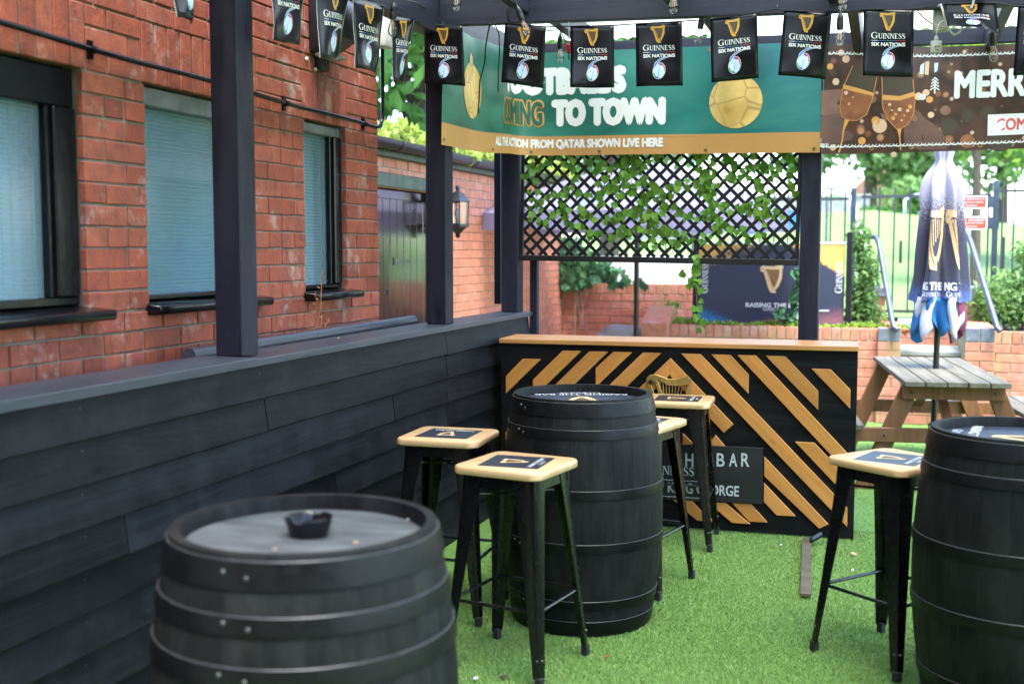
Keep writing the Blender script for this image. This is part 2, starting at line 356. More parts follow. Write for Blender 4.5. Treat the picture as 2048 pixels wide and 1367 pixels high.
def _ser():
    st = lambda x, w=.17: ([(x, 0), (x + w, 0), (x + w, 1), (x, 1)], 0); sr = lambda x0, x1, y: ([(x0, y), (x1, y), (x1, y + .06), (x0, y + .06)], 1)
    q = lambda pts, ws: ('r', pts, ws)
    SER['I'] = (.36, [st(.10), sr(0, .36, 0), sr(0, .36, .94)])
    SER['N'] = (.86, [st(.09, .07), st(.70, .07), ([(.09, 1), (.28, 1), (.77, 0), (.66, 0)], 2), sr(0, .26, 0), sr(0, .2, .94), sr(.58, .88, .94)])
    SER['U'] = (.80, [q([(.19, 1), (.19, .35), (.22, .15), (.32, .05), (.45, .03), (.58, .08), (.66, .2), (.68, .4), (.68, 1)], [.17, .17, .15, .11, .08, .07, .07, .07, .07]), sr(.02, .38, .94), sr(.55, .81, .94)])
    SER['E'] = (.66, [st(.09), sr(0, .60, 0), sr(0, .58, .94), ([(.2, .47), (.46, .47), (.46, .53), (.2, .53)], 2), ([(.53, 0), (.60, 0), (.62, .22), (.57, .22)], 2), ([(.52, 1), (.58, 1), (.58, .8), (.54, .8)], 2)])
    SER['S'] = (.62, [q([(.54, .78), (.48, .92), (.33, .97), (.16, .92), (.10, .78), (.16, .63), (.33, .52), (.48, .40), (.54, .24), (.46, .09), (.30, .03), (.13, .09), (.06, .24)], [.05, .07, .06, .09, .13, .16, .18, .16, .13, .09, .06, .07, .05])])
    SER['G'] = (1.02, [q(arc(.53, .5, .44, .47, 50, 330, 16), [.05, .06, .06, .07, .09, .12, .15, .17, .18, .17, .15, .12, .09, .07, .07, .07, .07]), ([(.74, .05), (.91, .05), (.91, .45), (.74, .45)], 2), sr(.62, 1.0, .42), ([(.80, .72), (.86, .70), (.88, .98), (.83, .98)], 2)])
_ser()
def serif(p, s, x, y, w, h, mi=0, lay=0, rot=0, big=1.22):
    tot = sum(SER[c][0] * (big if i == 0 else 1) + .03 for i, c in enumerate(s)); cx = 0; ky = h; kx = w / tot; c_, s_ = math.cos(rot), math.sin(rot)
    for i, ch in enumerate(s):
        kk = big if i == 0 else 1
        for g in SER[ch][1]:
            if g[0] == 'r': vs, fs = ribbon(g[1], g[2]); l = 0
            else: vs, fs, l = g[0], [tuple(range(len(g[0])))], g[1]
            vs = [((cx + a * kk) * kx, b * kk * ky) for a, b in vs]
            p.shape(vs, fs, mi, lay + l, (x, y), 1, rot)
        cx += SER[ch][0] * kk + .03
    return p
def circle(x, y, r, n=20, ry=None): return [(x + r * math.cos(2 * math.pi * i / n), y + (ry or r) * math.sin(2 * math.pi * i / n)) for i in range(n)]

# ------------------------------------------------------------------ brickwork, each brick a piece of its own
_bm = {}
def brick_mesh(w, h, d, m):
    w, h = max(round(w / .004) * .004, .012), round(h / .003) * .003
    var = random.randrange(3); key = (w, h, d, m, var)
    if key not in _bm:
        rs = random.Random(hash(key) % 999); q = MB().box(-w / 2, w / 2, -d, 0, -h / 2, h / 2)
        q.v = [(x + rs.uniform(-.0018, .0018), y, z + rs.uniform(-.0018, .0018)) for x, y, z in q.v]
        _bm[key] = q.mesh('brick', m, bevel=.0035)
    return _bm[key]
def fill_rows(L, z0, z1, course, bl, openings, soldiers, gap=.0075):
    """pieces (u0,u1,v0,v1): stretcher and header courses alternating, cut round the openings"""
    out = []; k = 0; z = z0
    while z < z1 - .02:
        zt = min(z + course, z1); blk = []
        for a, b, oz0, oz1 in list(openings) + [(s_[0], s_[1], s_[2], s_[3]) for s_ in soldiers]:
            if zt - .012 > oz0 and z + .012 < oz1: blk.append((a, b))
        blk.sort(); segs = []; u = 0
        for a, b in blk:
            if a > u: segs.append((u, a))
            u = max(u, b)
        if u < L: segs.append((u, L))
        for a, b in segs:
            u = a; first = True
            while u < b - .015:
                wd = bl / 2 if (first and k % 2) else bl
                if k % 6 == 3: wd = bl / 2
                e = u + wd
                if b - e < bl * .28: e = b
                e = min(e, b); out.append((u + gap / 2, e - gap / 2, z + gap / 2, zt - gap / 2)); u = e; first = False
        z += course; k += 1
    for a, b, s0, s1, sw in soldiers:
        n = max(1, round((b - a) / sw)); q = (b - a) / n
        for i in range(n): out.append((a + i * q + gap / 2, a + (i + 1) * q - gap / 2, s0 + gap / 2, s1 - gap / 2))
    return out
def brickwork(parent, fn, D, pieces, m, depth=.03, vis=None, limit=300, jit=.002):
    ang = math.atan2(D[1], D[0]); near = []; rest = MB()
    for p_ in pieces:
        c = fn((p_[0] + p_[1]) / 2, (p_[2] + p_[3]) / 2, 0)
        ok = inview(c) and (vis is None or vis(p_))
        near.append(((c - CAM).length if ok else 1e6, p_, c))
    near.sort(key=lambda a: a[0])
    for i, (d, p_, c) in enumerate(near):
        u0, u1, v0, v1 = p_
        if d < 1e5 and i < limit:
            o = link('brick', brick_mesh(u1 - u0, v1 - v0, depth, m), parent)
            # local: x along wall, -y.. into the wall ; y=0 is the face
            nrm = (fn(0, 0, 1) - fn(0, 0, 0)); dd = Vector((D[0], D[1], 0)).normalized(); up = Vector((0, 0, 1))
            mt = Matrix((( dd.x, nrm.x, up.x, 0), (dd.y, nrm.y, up.y, 0), (dd.z, nrm.z, up.z, 0), (0, 0, 0, 1)))
            o.matrix_local = Matrix.Translation(c + nrm * random.uniform(-jit, jit)) @ mt @ Matrix.Rotation(random.uniform(-.006, .006), 4, 'Y') @ Matrix.Rotation(random.uniform(-.008, .008), 4, 'Z')
        else:
            rest.prism([(u0, v0), (u1, v0), (u1, v1), (u0, v1)], fn, -depth, random.uniform(-jit, jit))
    if rest.v: stuff(rest.build('brick_courses', m, parent, clean=True))
def leaf_cloud(n, pos, size, seed=1, flat_=0.0, asp=1.4):
    """n little pointed leaf faces; pos(rng, n) -> n x 3"""
    g = np.random.default_rng(seed); P = pos(g, n); s = size * g.uniform(.6, 1.3, (n, 1))
    a = g.normal(size=(n, 3)); a[:, 2] *= (1 - flat_); a /= np.linalg.norm(a, axis=1, keepdims=True)
    b = g.normal(size=(n, 3)); b -= a * (a * b).sum(1, keepdims=True); b /= np.linalg.norm(b, axis=1, keepdims=True)
    c = np.cross(a, b)
    v = np.stack([P - a * s * asp / 2, P + b * s * .42 + c * s * .08, P + a * s * asp / 2, P - b * s * .42 + c * s * .08], 1).reshape(-1, 3)
    f = np.arange(4 * n).reshape(n, 4)
    return v, f
def mesh_np(name, v, f, m):
    me = bpy.data.meshes.new(name); me.from_pydata(v.tolist(), [], f.tolist()); me.materials.append(M[m]); me.update(); return me
def clumps(cs, shell=.55):
    """sample positions inside a set of ellipsoids (x,y,z,rx,ry,rz), thinner at the core"""
    A = np.array(cs, float); wv = (A[:, 3] * A[:, 4] * A[:, 5]) ** .67; wv /= wv.sum()
    def pos(g, n):
        k = g.choice(len(A), n, p=wv); d = g.normal(size=(n, 3)); d /= np.linalg.norm(d, axis=1, keepdims=True)
        r = (shell + (1 - shell) * g.random((n, 1))) ** .8 * (1 + .12 * g.normal(size=(n, 1)))
        return A[k, :3] + d * r * A[k, 3:6]
    return pos
def tree(name, label, base, height, crown, m, n, leaf, seed, cat='tree', group=None, trunk_r=.12, nb=9, low=.35):
    """tapered trunk with limbs, crown of many leaf faces gathered in uneven clumps"""
    rs = random.Random(seed); t = thing(name, label, cat, base, 0, group); rx, ry, rz = crown; cz = height - rz
    q = MB(); top = Vector((rs.uniform(-.1, .1) * height * .2, 0, height * .8))
    q.tube([(0, 0, -.2), (top.x * .3, .02, height * .3), top * .75, top], [trunk_r, trunk_r * .8, trunk_r * .5, trunk_r * .2], 8)
    cl = []
    for i in range(nb):
        a = rs.uniform(0, 6.28); e = rs.uniform(-.75, .95); rr = math.sqrt(max(0, 1 - e * e)) * rs.uniform(.35, .8)
        c = Vector((math.cos(a) * rr * rx, math.sin(a) * rr * ry, cz + e * rz * .75)); k = rs.uniform(.30, .52)
        cl.append((c.x, c.y, c.z, rx * k, ry * k, rz * k * .85)); st = top * rs.uniform(low, .85)
        q.tube([st, (st + c) / 2 + Vector((0, 0, .08 * height * rs.random())), c], [trunk_r * .32, trunk_r * .2, trunk_r * .06], 6)
    q.build('trunk', 'bark', t, smooth=True)
    v, f = leaf_cloud(n, clumps(cl, .35), leaf, seed); link('crown', mesh_np('crown', v, f, m), t); return t
# ================================================================== SETTING
YW, YB, YR, YN = 10.9, 12.4, 13.3, 11.3          # garden wall face, back wall face, railings, windbreak
g = MB(); g.add([(-400, -400, -.06), (400, -400, -.06), (400, 400, -.06), (-400, 400, -.06)], [(0, 1, 2, 3)]); struct(g.build('ground', 'lawn'))
g = MB(); g.add([(-2.9, -6, 0), (7, -6, 0), (7, YW + .15, 0), (-2.9, YW + .15, 0)], [(0, 1, 2, 3)]); turf = struct(g.build('turf', 'turf_base'))
g = MB(); g.add([(-6, -6, -.03), (-2.88, -6, -.03), (-2.88, YB + .1, -.03), (-6, YB + .1, -.03)], [(0, 1, 2, 3)]); struct(g.build('yard_paving', 'slab'))
# turf pile: short blades of the artificial grass
def blades(n, x0, x1, y0, y1, seed):
    g = np.random.default_rng(seed); P = np.c_[g.uniform(x0, x1, n), g.uniform(y0, y1, n), np.zeros(n)]
    h = g.uniform(.006, .014, n); a = g.uniform(0, 6.283, n); l = g.uniform(.3, 1.0, n) * h; wd = g.uniform(.0010, .0019, n)
    dx, dy = np.cos(a), np.sin(a); b = g.uniform(0, 6.283, n)
    v0 = P + np.c_[np.cos(b) * wd, np.sin(b) * wd, np.zeros(n)]; v1 = P - np.c_[np.cos(b) * wd, np.sin(b) * wd, np.zeros(n)]
    v2 = P + np.c_[dx * l, dy * l, h]
    return np.stack([v0, v1, v2], 1).reshape(-1, 3), np.arange(3 * n).reshape(n, 3), g
for k, (n, x0, x1, y0, y1) in enumerate(((480000, -2.0, 1.3, 3.5, 6.6), (90000, -.6, 2.6, 6.6, 10.9), (150000, 1.3, 3.4, 3.0, 6.6))):
    v, f, gg = blades(n, x0, x1, y0, y1, 11 + k); me = bpy.data.meshes.new('turf_pile'); me.from_pydata(v.tolist(), [], f.tolist())
    for q in ('turf_a', 'turf_b', 'turf_c', 'turf_d'): me.materials.append(M[q])
    me.polygons.foreach_set('material_index', gg.choice(4, n, p=(.42, .26, .20, .12)).astype(np.int32)); me.update()
    o = stuff(link('turf_pile', me)); tag(o, ('short green artificial grass pile under the barrels and stools', 'short artificial grass pile around the picnic table', 'short artificial grass pile on the open side of the pergola')[k], 'grass')
# upper lawn behind the railings, rising to a mound
def hz(x, y):
    t = max(0, y - YR - .6); return .88 + .050 * t * min(1, t / 6) + .9 * math.exp(-(((x + 1.2) / 3.2) ** 2 + ((y - 30) / 6) ** 2)) + .5 * math.exp(-(((x - 4) / 5) ** 2 + ((y - 34) / 5) ** 2)) - .0004 * t * t * (t > 0)
g = MB(); ys = [YB - .05 + .15] + [YR + i * .8 for i in range(0, 12)] + [25, 27, 29, 31, 33, 36, 40, 45, 52, 60, 75]; xs = [-60, -40, -25, -15] + [-10 + i * 1.2 for i in range(24)] + [22, 32, 50, 70]
for y in ys:
    for x in xs: g.v.append((x, y, hz(x, y)))
nx = len(xs)
for j in range(len(ys) - 1):
    for i in range(nx - 1): g.f.append((j * nx + i, j * nx + i + 1, (j + 1) * nx + i + 1, (j + 1) * nx + i)); g.m.append(0)
struct(g.build('grass_bank', 'lawn', smooth='all'))

# ------------------------------------------------------------------ pub: red brick wall with three windows
XW = -2.65; Y0 = .6; PL = 5.70 - Y0
pub = thing('brick_pub', 'red brick pub wall with three black framed windows and soldier course lintels', 'building', (XW, Y0, 0))
pf = frame((0, 0, 0), (0, 1, 0), (1, 0, 0)); pfw = frame((XW, Y0, 0), (0, 1, 0), (1, 0, 0))
WIN = [(2.05, 3.305), (3.655, 4.42), (4.875, 5.312)]; WZ0, WZ1 = 1.385, 2.195
CRS = .0765
ops = [(a - Y0, b - Y0, WZ1 - 11 * CRS, WZ1) for a, b in WIN]
sold = [(1.9 - Y0, 3.33 - Y0, WZ1, WZ1 + 3 * CRS, .0795), (3.64 - Y0, 4.45 - Y0, WZ1, WZ1 + 3 * CRS, .0795), (4.86 - Y0, 5.33 - Y0, WZ1, WZ1 + 3 * CRS, .0795)]
z0_ = WZ1 - 29 * CRS
pcs = fill_rows(PL, z0_, 4.6, CRS, .232, ops, sold)
_inv = inview
def inview(p, m=30): return _inv(Vector(p) + _off, m)
_off = Vector((XW, Y0, 0)); _camoff = CAM.copy(); CAM_SAVE = CAM
brickwork(pub, pf, (0, 1), pcs, 'brick_red', vis=lambda p_: p_[2] > 1.0)
_off = Vector((0, 0, 0))
q = MB(); cut = [(a - .006, b + .006, c - .004, d + .006) for a, b, c, d in ops]; zs = [0, ops[0][2] - .004, WZ1 + .006, 4.6]; e_ = .007
us = [0] + [x for c in cut for x in c[:2]] + [PL - .004]
q.box(-.21, -e_, 0, PL - .004, 0, zs[1]); q.box(-.21, -e_, 0, PL - .004, zs[2], zs[3])
for i in range(0, len(us), 2): q.box(-.21, -e_, us[i], us[i + 1], zs[1], zs[2])
q.build('mortar_wall', 'mortar', pub)
q = MB().box(-4.0, -.40, 0, PL - .006, 0, 4.58).build('rear_wall', 'mortar', pub)
q = MB().box(-.40, -.205, PL - .22, PL - .008, 0, 4.58).box(-.40, -.205, 0, .2, 0, 4.58).build('end_wall', 'mortar', pub)
q = MB().box(-4.1, .06, -.05, PL + .06, 4.6, 4.72).build('roof_edge', 'slab', pub)
# obscured wired glass
def glass_mat(name, wire):
    m, t, p = nodes(name); p.inputs['Base Color'].default_value = (.24, .34, .40, 1); p.inputs['Roughness'].default_value = .14; p.inputs['Specular IOR Level'].default_value = .6
    v = coords(t, 'Object'); sx = N(t, 'SeparateXYZ'); t.links.new(v, sx.inputs[0]); hs = []
    for ax in (1, 2):
        a = N(t, 'Math', operation='MULTIPLY', i_1=wire); t.links.new(sx.outputs[ax], a.inputs[0]); b = N(t, 'Math', operation='FRACT'); t.links.new(a.outputs[0], b.inputs[0])
        c = N(t, 'Math', operation='LESS_THAN', i_1=.14); t.links.new(b.outputs[0], c.inputs[0]); hs.append(c.outputs[0])
    mx = N(t, 'Math', operation='MAXIMUM'); t.links.new(hs[0], mx.inputs[0]); t.links.new(hs[1], mx.inputs[1])
    bump(t, p, mx.outputs[0], .5, .004)
    tr = N(t, 'BsdfTransparent'); tr.inputs[0].default_value = (.80, .90, .96, 1); ms = N(t, 'MixShader')
    mr = N(t, 'MapRange', i_3=.26, i_4=.50); t.links.new(mx.outputs[0], mr.inputs[0]); t.links.new(mr.outputs[0], ms.inputs[0])
    t.links.new(tr.outputs[0], ms.inputs[1]); t.links.new(p.outputs[0], ms.inputs[2]); t.links.new(ms.outputs[0], t.nodes['Material Output'].inputs[0]); return m
glass_mat('wired_glass', 62.0)
mat('reflection_teal', (.02, .33, .42), (.015, .27, .36), 2, .8); mat('backing_pale', (.58, .66, .72), (.50, .60, .66), 3, .8); mat('room_shade', (.05, .10, .12), (.03, .06, .08), 3, .9)  # colours behind the panes: painted blue reflection, pale backing, dark room shade
wl = ['wide black framed wired glass window with thick sill', 'middle wired glass window with teal reflection board behind navy post', 'narrow pale window near the corner of the pub wall']
spec = [dict(t=.135, l=.05, r=.115, b=.03), dict(t=.075, l=.012, r=.05, b=.02), dict(t=.05, l=.008, r=.075, b=.02)]
for i, (a, b) in enumerate(WIN):
    s_ = spec[i]; W = thing('window', wl[i], 'window', (XW, a, WZ0)); L = b - a; H = WZ1 - WZ0
    fm = 'black_gloss'
    q = MB().box(-.10, -.035, .003, L - .003, H - s_['t'], H - .003).build('frame_head', 'grey_paint_old' if i else fm, W, bevel=.005)
    q = MB().box(-.10, -.04, .003, s_['l'], s_['b'], H - s_['t']).build('jamb', fm, W, bevel=.004)
    q = MB().box(-.10, -.025, L - s_['r'], L - .003, s_['b'], H - s_['t']).build('jamb', fm, W, bevel=.006)
    q = MB().box(-.10, -.042, L - s_['r'] - .022, L - s_['r'] + .002, s_['b'], H - s_['t']).build('glazing_bead', fm, W, bevel=.003)
    q = MB().box(-.10, -.03, .003, L - .003, .0, s_['b']).build('frame_foot', fm, W, bevel=.005)
    MB().box(-.075, -.069, s_['l'] - .004, L - s_['r'] - .01, s_['b'] - .004, H - s_['t'] + .004).build('pane', 'wired_glass', W)
    if i == 0:
        MB().box(-.20, -.19, .0, L * .80, 0, H).build('curtain_backing', 'room_shade', W); MB().grid(24, 1, lambda u, v: (-.17 + .014 * math.sin(u * 40), L * .73 + u * L * .25, v * H)).build('curtain_backing', 'backing_pale', W, smooth='all')  # dark board paints the shade of the room; pale folds are a curtain
    elif i == 1: MB().box(-.16, -.15, .005, L - .005, .0, H * .60).build('reflection_board', 'reflection_teal', W); MB().box(-.19, -.18, .005, L - .005, .0, H - .01).build('reflection_board', 'backing_pale', W)  # added boards put the pane's blue reflection gradient into colour
    else: MB().grid(20, 1, lambda u, v: (-.15 + .010 * math.sin(u * 34), .004 + u * (L - .01), v * H)).build('curtain_backing', 'backing_pale', W, smooth='all')
    pr = (.095, .06, .075)[i]; ov = (.03, .045, .04)[i]
    MB().prism([(-.09, -.012), (pr, -.028), (pr + .004, -.038), (pr, -.062), (pr - .03, -.066), (-.004, -.066)], lambda u, v, d: Vector((u, d, v + .012)), -.02 if i else -.1, L + ov).build('sill', 'black_gloss', W, bevel=.005, smooth=True)
# conduit along the wall
cd = thing('conduit', 'black metal conduit pipe clipped along red brick wall', 'pipe', (XW + .022, 2.0, 2.28))
zc = lambda y: 2.275 - (y - 2.9) * .0165 - 2.28 + .004 * math.sin(y * 5)
q = MB().tube([(0, y - 2.0, zc(y)) for y in [1.2 + i * .3 for i in range(15)] + [5.62]] + [(0, 3.68, zc(5.7) + .012), (0, 3.712, zc(5.7) + .06)] + [(0, 3.715, zc(5.7) + .1 + .1 * i) for i in range(5)], .0105, 10).build('pipe', 'black_gloss', cd, smooth='all')
for px, py in ((185, 97), (572, 205), (730, 252)):
    y = on(px, py, 0, XW + .02).y
    MB().box(-.018, -.008, y - 2.012, y - 1.988, zc(y) - .032, zc(y) + .032).lathe([(.012, -.011), (.0145, -.011), (.0145, .011), (.012, .011)], 12, c=(0, 0, 0), close=True).build('saddle_clip', 'black_gloss', cd)
    ob = cd.children[-1]; me = ob.data
    for v in list(me.vertices)[8:]: x, y_, z = v.co; v.co = (x, z + y - 2.0, y_ + zc(y))
c = on(760, 90, 0, XW + .05)
jb = tag(MB().box(-.045, .035, -.062, .062, -.085, .085).build('junction_box', 'white_plastic', None, bevel=.012, seg=2, smooth=True), 'white plastic junction box at the pub corner above the conduit', 'box'); jb.location = (XW + .05, 5.68, 2.74)
# hooded black floodlight high on the wall
c = on(668, 60, 0, XW + .08)
fl = thing('wall_light', 'black hooded wall light behind the bunting on red brick', 'light', (XW + .0, c.y, c.z + .05))
MB().prism([(0, -.17), (.02, -.17), (.16, -.09), (.17, -.02), (.15, .07), (.10, .12), (0, .14)], lambda u, v, d: Vector((u, d, v)), -.11, .11).build('hood', 'black_paint', fl, bevel=.012, seg=2, smooth=True)
MB().box(-.01, .03, -.05, .05, -.24, -.16).build('backplate', 'black_paint', fl, bevel=.008)
MB().box(.02, .10, -.09, .09, -.185, -.165).build('lens', 'grey_plastic', fl, bevel=.006)
for px, py, pl2 in ((614, 118, 'white wall plug in the brick joint nearer the navy post'), (632, 139, 'white wall plug in the lower brick joint below the wall light')):   # plastic wall plugs left in the bricks
    c = on(px, py, 0, XW + .004); o = MB().lathe([(0, .005), (.007, .004), (.009, 0), (.009, -.01)], 10).build('wall_plug', 'print_white', None); o.location = c; o.rotation_euler = (0, R(90), 0); tag(o, pl2, 'plug')

rr = thing('shade_range', 'unseen red brick range added to shade the yard', 'building', (-2.66, -3.4, 0)); MB().box(-3, 9.5, -4, 0, 0, 4.4).build('wall', 'brick_red', rr); MB().box(-3.1, 9.7, -4.1, .2, 4.4, 4.55).build('roof_edge', 'slab', rr)  # building out of view, added to block sky light and shade the yard
for x in (.9, 3.4, 6.0): wq = MB().box(x, x + 1.1, -.05, .03, 1.1, 2.4).build('window', 'black_gloss', rr)
# ------------------------------------------------------------------ outbuilding behind, orange brick
XO = -3.5; oy0, oy1 = 6.6, YB - .02; OL = oy1 - oy0
ob = thing('outbuilding', 'orange brick outbuilding with black plank door and mossy eaves', 'building', (XO, oy0, 0))
of = frame((0, 0, 0), (0, 1, 0), (1, 0, 0)); dr = (7.40 - oy0, 8.66 - oy0, 0.0, 2.03)
pcs = fill_rows(OL, 0, 2.25, .075, .225, [(dr[0], dr[1], -.1, dr[3])], [])
_off = Vector((XO, oy0, 0)); brickwork(ob, of, (0, 1), pcs, 'brick_orange', vis=lambda p_: p_[2] > 1.0 and p_[0] > .6); _off = Vector((0, 0, 0))
q = MB().box(-.22, -.010, 0, dr[0] - .005, 0, 2.25).box(-.22, -.010, dr[1] + .005, OL - .003, 0, 2.25).box(-.22, -.010, dr[0] - .005, dr[1] + .005, dr[3] + .005, 2.25).build('mortar_wall', 'mortar_light', ob)
MB().box(-3.0, -.9, 0, OL - .003, 0, 2.24).build('rear_wall', 'mortar', ob)
mat('door_plank', (.016, .010, .008), (.008, .006, .005), 9, .10, bmp=.12, bscale=14, coat=1.0, spec=.8)
mat('mossy_wood', (.07, .10, .045), (.03, .035, .02), 8, .6, bmp=.4)
dt = MB(); door = MB().box(-.11, -.075, dr[0], dr[1], 0, dr[3]).build('door', 'door_plank', ob)
nP = 9; pw = (dr[1] - dr[0] - .12) / nP
for i in range(nP): MB().box(-.075, -.055, dr[0] + .06 + i * pw + .003, dr[0] + .06 + (i + 1) * pw - .003, .03, 1.96).build('plank', 'door_plank', door, bevel=.004)
MB().prism([(dr[0] + .5, 1.46), (dr[0] + .5, 1.52), (dr[0] + .83, 1.495), (dr[0] + .83, 1.485)], lambda u, v, d: Vector((d, u, v)), -.055, -.049).build('hinge', 'mossy_wood', door)
MB().box(-.055, -.047, dr[0] + .38, dr[0] + .44, 1.24, 1.285).build('latch', 'black_paint', door, bevel=.003)
MB().box(-.10, -.02, dr[0] - .002, dr[0] + .06, 0, 2.03).build('door_jamb', 'door_plank', ob, bevel=.004); MB().box(-.10, -.02, dr[1] - .06, dr[1] + .002, 0, 2.03).build('door_jamb', 'door_plank', ob, bevel=.004)
MB().box(-.10, .012, dr[0] - .08, dr[1] + .08, 2.035, 2.14).build('lintel', 'mossy_wood', ob, bevel=.006)
MB().box(-.02, .05, -.1, OL + .05, 2.25, 2.33).build('fascia', 'mossy_wood', ob, bevel=.004)
pg = [(.055, 2.345), (.165, 2.345)]; gp = arc(.112, 2.375, .057, .065, 180, 360, 8); gi = arc(.112, 2.375, .050, .058, 360, 180, 8)
MB().prism(gp + gi, lambda u, v, d: Vector((u, d, v - .02)), -.15, OL + .1).build('gutter', 'black_paint', ob, smooth=True)
for y in (1.0, 2.6, 3.6, 4.6): MB().prism(arc(.112, 2.375, .062, .070, 175, 365, 8) + arc(.112, 2.375, .056, .064, 365, 175, 8), lambda u, v, d: Vector((u, d, v - .02)), y, y + .025).build('gutter_bracket', 'black_paint', ob)
MB().prism([(-3.1, 2.55), (.06, 2.37), (.06, 2.335), (-3.1, 2.50)], lambda u, v, d: Vector((u, d, v)), -.1, OL + .05).build('roof', 'slab', ob)
v, f = leaf_cloud(2600, clumps([(XO + .02 + .04 * math.sin(i * 2.1), oy0 + .3 + i * .22, 2.41 + .05 * math.sin(i * 1.7), .13, .17, .09) for i in range(26)], .2), .055, 5); o = stuff(link('creeper', mesh_np('creeper', v, f, 'leaf_yellow'))); tag(o, 'yellow green creeper spilling over the outbuilding gutter', 'creeper')
# wall lantern
ln = thing('wall_lantern', 'black coach lantern with clear panes on orange brick wall', 'lantern', (XO, on(919, 420, 0, XO + .155).y, 1.74)); ln.scale = (.9, .9, .9)
hx = lambda r, z, n=6: [(r * math.cos(2 * math.pi * (i + .5) / n), r * math.sin(2 * math.pi * (i + .5) / n), z) for i in range(n)]
cx_ = .155
q = MB(); q.lathe([(0, .40), (.018, .40), (.022, .37), (.012, .355), (.03, .345), (.06, .33), (.085, .29), (.118, .262), (.122, .25), (.10, .248)], 6, c=(cx_, 0, 0)).build('roof', 'black_paint', ln)
q = MB(); q.lathe([(.10, .055), (.112, .05), (.112, .03), (.085, .022), (.06, -.0), (.028, -.03), (.02, -.05), (.028, -.06), (0, -.075)], 6, c=(cx_, 0, 0)).build('base', 'black_paint', ln)
for i in range(6):
    a = 2 * math.pi * i / 6; MB().tube([(cx_ + .098 * math.cos(a), .098 * math.sin(a), .045), (cx_ + .104 * math.cos(a), .104 * math.sin(a), .255)], .007, 6).build('glazing_bar', 'black_paint', ln)
mg, t_, p_ = nodes('clear_glass'); p_.inputs['Base Color'].default_value = (.95, .97, .97, 1); p_.inputs['Roughness'].default_value = .03; p_.inputs['IOR'].default_value = 1.3
tr = N(t_, 'BsdfTransparent'); fr = N(t_, 'Fresnel', i_0=1.4); gl = N(t_, 'BsdfGlossy'); gl.inputs['Roughness'].default_value = .05; ms = N(t_, 'MixShader'); ad = N(t_, 'Math', operation='MULTIPLY_ADD', i_1=.9, i_2=.06)
t_.links.new(fr.outputs[0], ad.inputs[0]); t_.links.new(ad.outputs[0], ms.inputs[0]); t_.links.new(tr.outputs[0], ms.inputs[1]); t_.links.new(gl.outputs[0], ms.inputs[2]); t_.links.new(ms.outputs[0], t_.nodes['Material Output'].inputs[0])
for i in range(6):
    a, b = 2 * math.pi * i / 6, 2 * math.pi * (i + 1) / 6; r_ = .096
    MB().add([(cx_ + r_ * math.cos(a), r_ * math.sin(a), .05), (cx_ + r_ * math.cos(b), r_ * math.sin(b), .05), (cx_ + r_ * 1.05 * math.cos(b), r_ * 1.05 * math.sin(b), .25), (cx_ + r_ * 1.05 * math.cos(a), r_ * 1.05 * math.sin(a), .25)], [(0, 1, 2, 3)]).build('pane', 'clear_glass', ln)
MB().lathe([(0, .05), (.012, .05), (.012, .10), (.028, .13), (.03, .16), (.018, .19), (0, .195)], 10, c=(cx_, 0, 0)).build('bulb', 'white_plastic', ln, smooth='all')
MB().box(-.012, .02, -.05, .05, -.04, .16).box(.0, .10, -.012, .012, -.028, -.004).build('wall_bracket', 'black_paint', ln, bevel=.004)

# ------------------------------------------------------------------ garden walls and steps
gz = on(1640, 655, 1, YW).z; gx0 = on(1290, 662, 1, YW).x; gx1 = on(1757, 655, 1, YW).x; gx2 = on(1962, 660, 1, YW).x; gc = .083
def garden_wall(name, label, x0, x1, y, top, cope=.115, m='brick_garden', vis=None, mort='mortar_green', cw=.084):
    t = thing(name, label, 'wall', (x0, y, 0)); fn = frame((0, 0, 0), (1, 0, 0), (0, -1, 0)); L = x1 - x0; n = int((top - cope) / gc) + 1; z0 = top - cope - n * gc
    pcs = fill_rows(L, z0, top - cope, gc, .248, [], [])
    k = max(1, round(L / cw)); pcs += [(i * L / k + .005, (i + 1) * L / k - .005, top - cope + .005, top) for i in range(k)]
    global _off; _off = Vector((x0, y, 0)); brickwork(t, fn, (1, 0), pcs, m, vis=vis, depth=.05); _off = Vector((0, 0, 0))
    MB().box(.004, L - .004, .010, .24, -.1, top - .012).build('mortar_wall', mort, t); return t
garden_wall('garden_wall', 'low brick planter wall behind the bar with brick on edge coping', gx0, gx1, YW, gz, vis=lambda p_: p_[2] > .30)
garden_wall('garden_wall', 'low brick planter wall right of the steps behind the picnic bench', gx2, gx2 + 3.6, YW, gz, vis=lambda p_: p_[2] > .1)
bz = on(1240, 567, 1, YB).z; bx0 = on(1092, 565, 1, YB).x; bx1 = on(1560, 567, 1, YB).x
garden_wall('garden_wall', 'higher brick wall at the back with ivy trailing over its coping', bx0, bx1, YB, bz, vis=lambda p_: p_[2] > .55 and p_[0] < 2.0)
px0 = on(1046, 560, 1, YB - .08).x
t = thing('brick_pier', 'tall narrow brick pier beside the ivy covered wall', 'pier', (px0, YB - .08, 0)); fn = frame((0, 0, 0), (1, 0, 0), (0, -1, 0))
_off = Vector((px0, YB - .08, 0)); brickwork(t, fn, (1, 0), fill_rows(bx0 - px0 - .01, 0, 2.0, gc, .248, [], []), 'brick_garden', vis=lambda p_: p_[2] > .55, depth=.05); _off = Vector((0, 0, 0))
MB().box(.004, bx0 - px0 - .014, .010, .26, 0, 2.0).build('mortar_wall', 'mortar_green', t); MB().box(-.02, bx0 - px0 + .01, -.02, .28, 2.0, 2.06).build('cap', 'slab', t, bevel=.008)
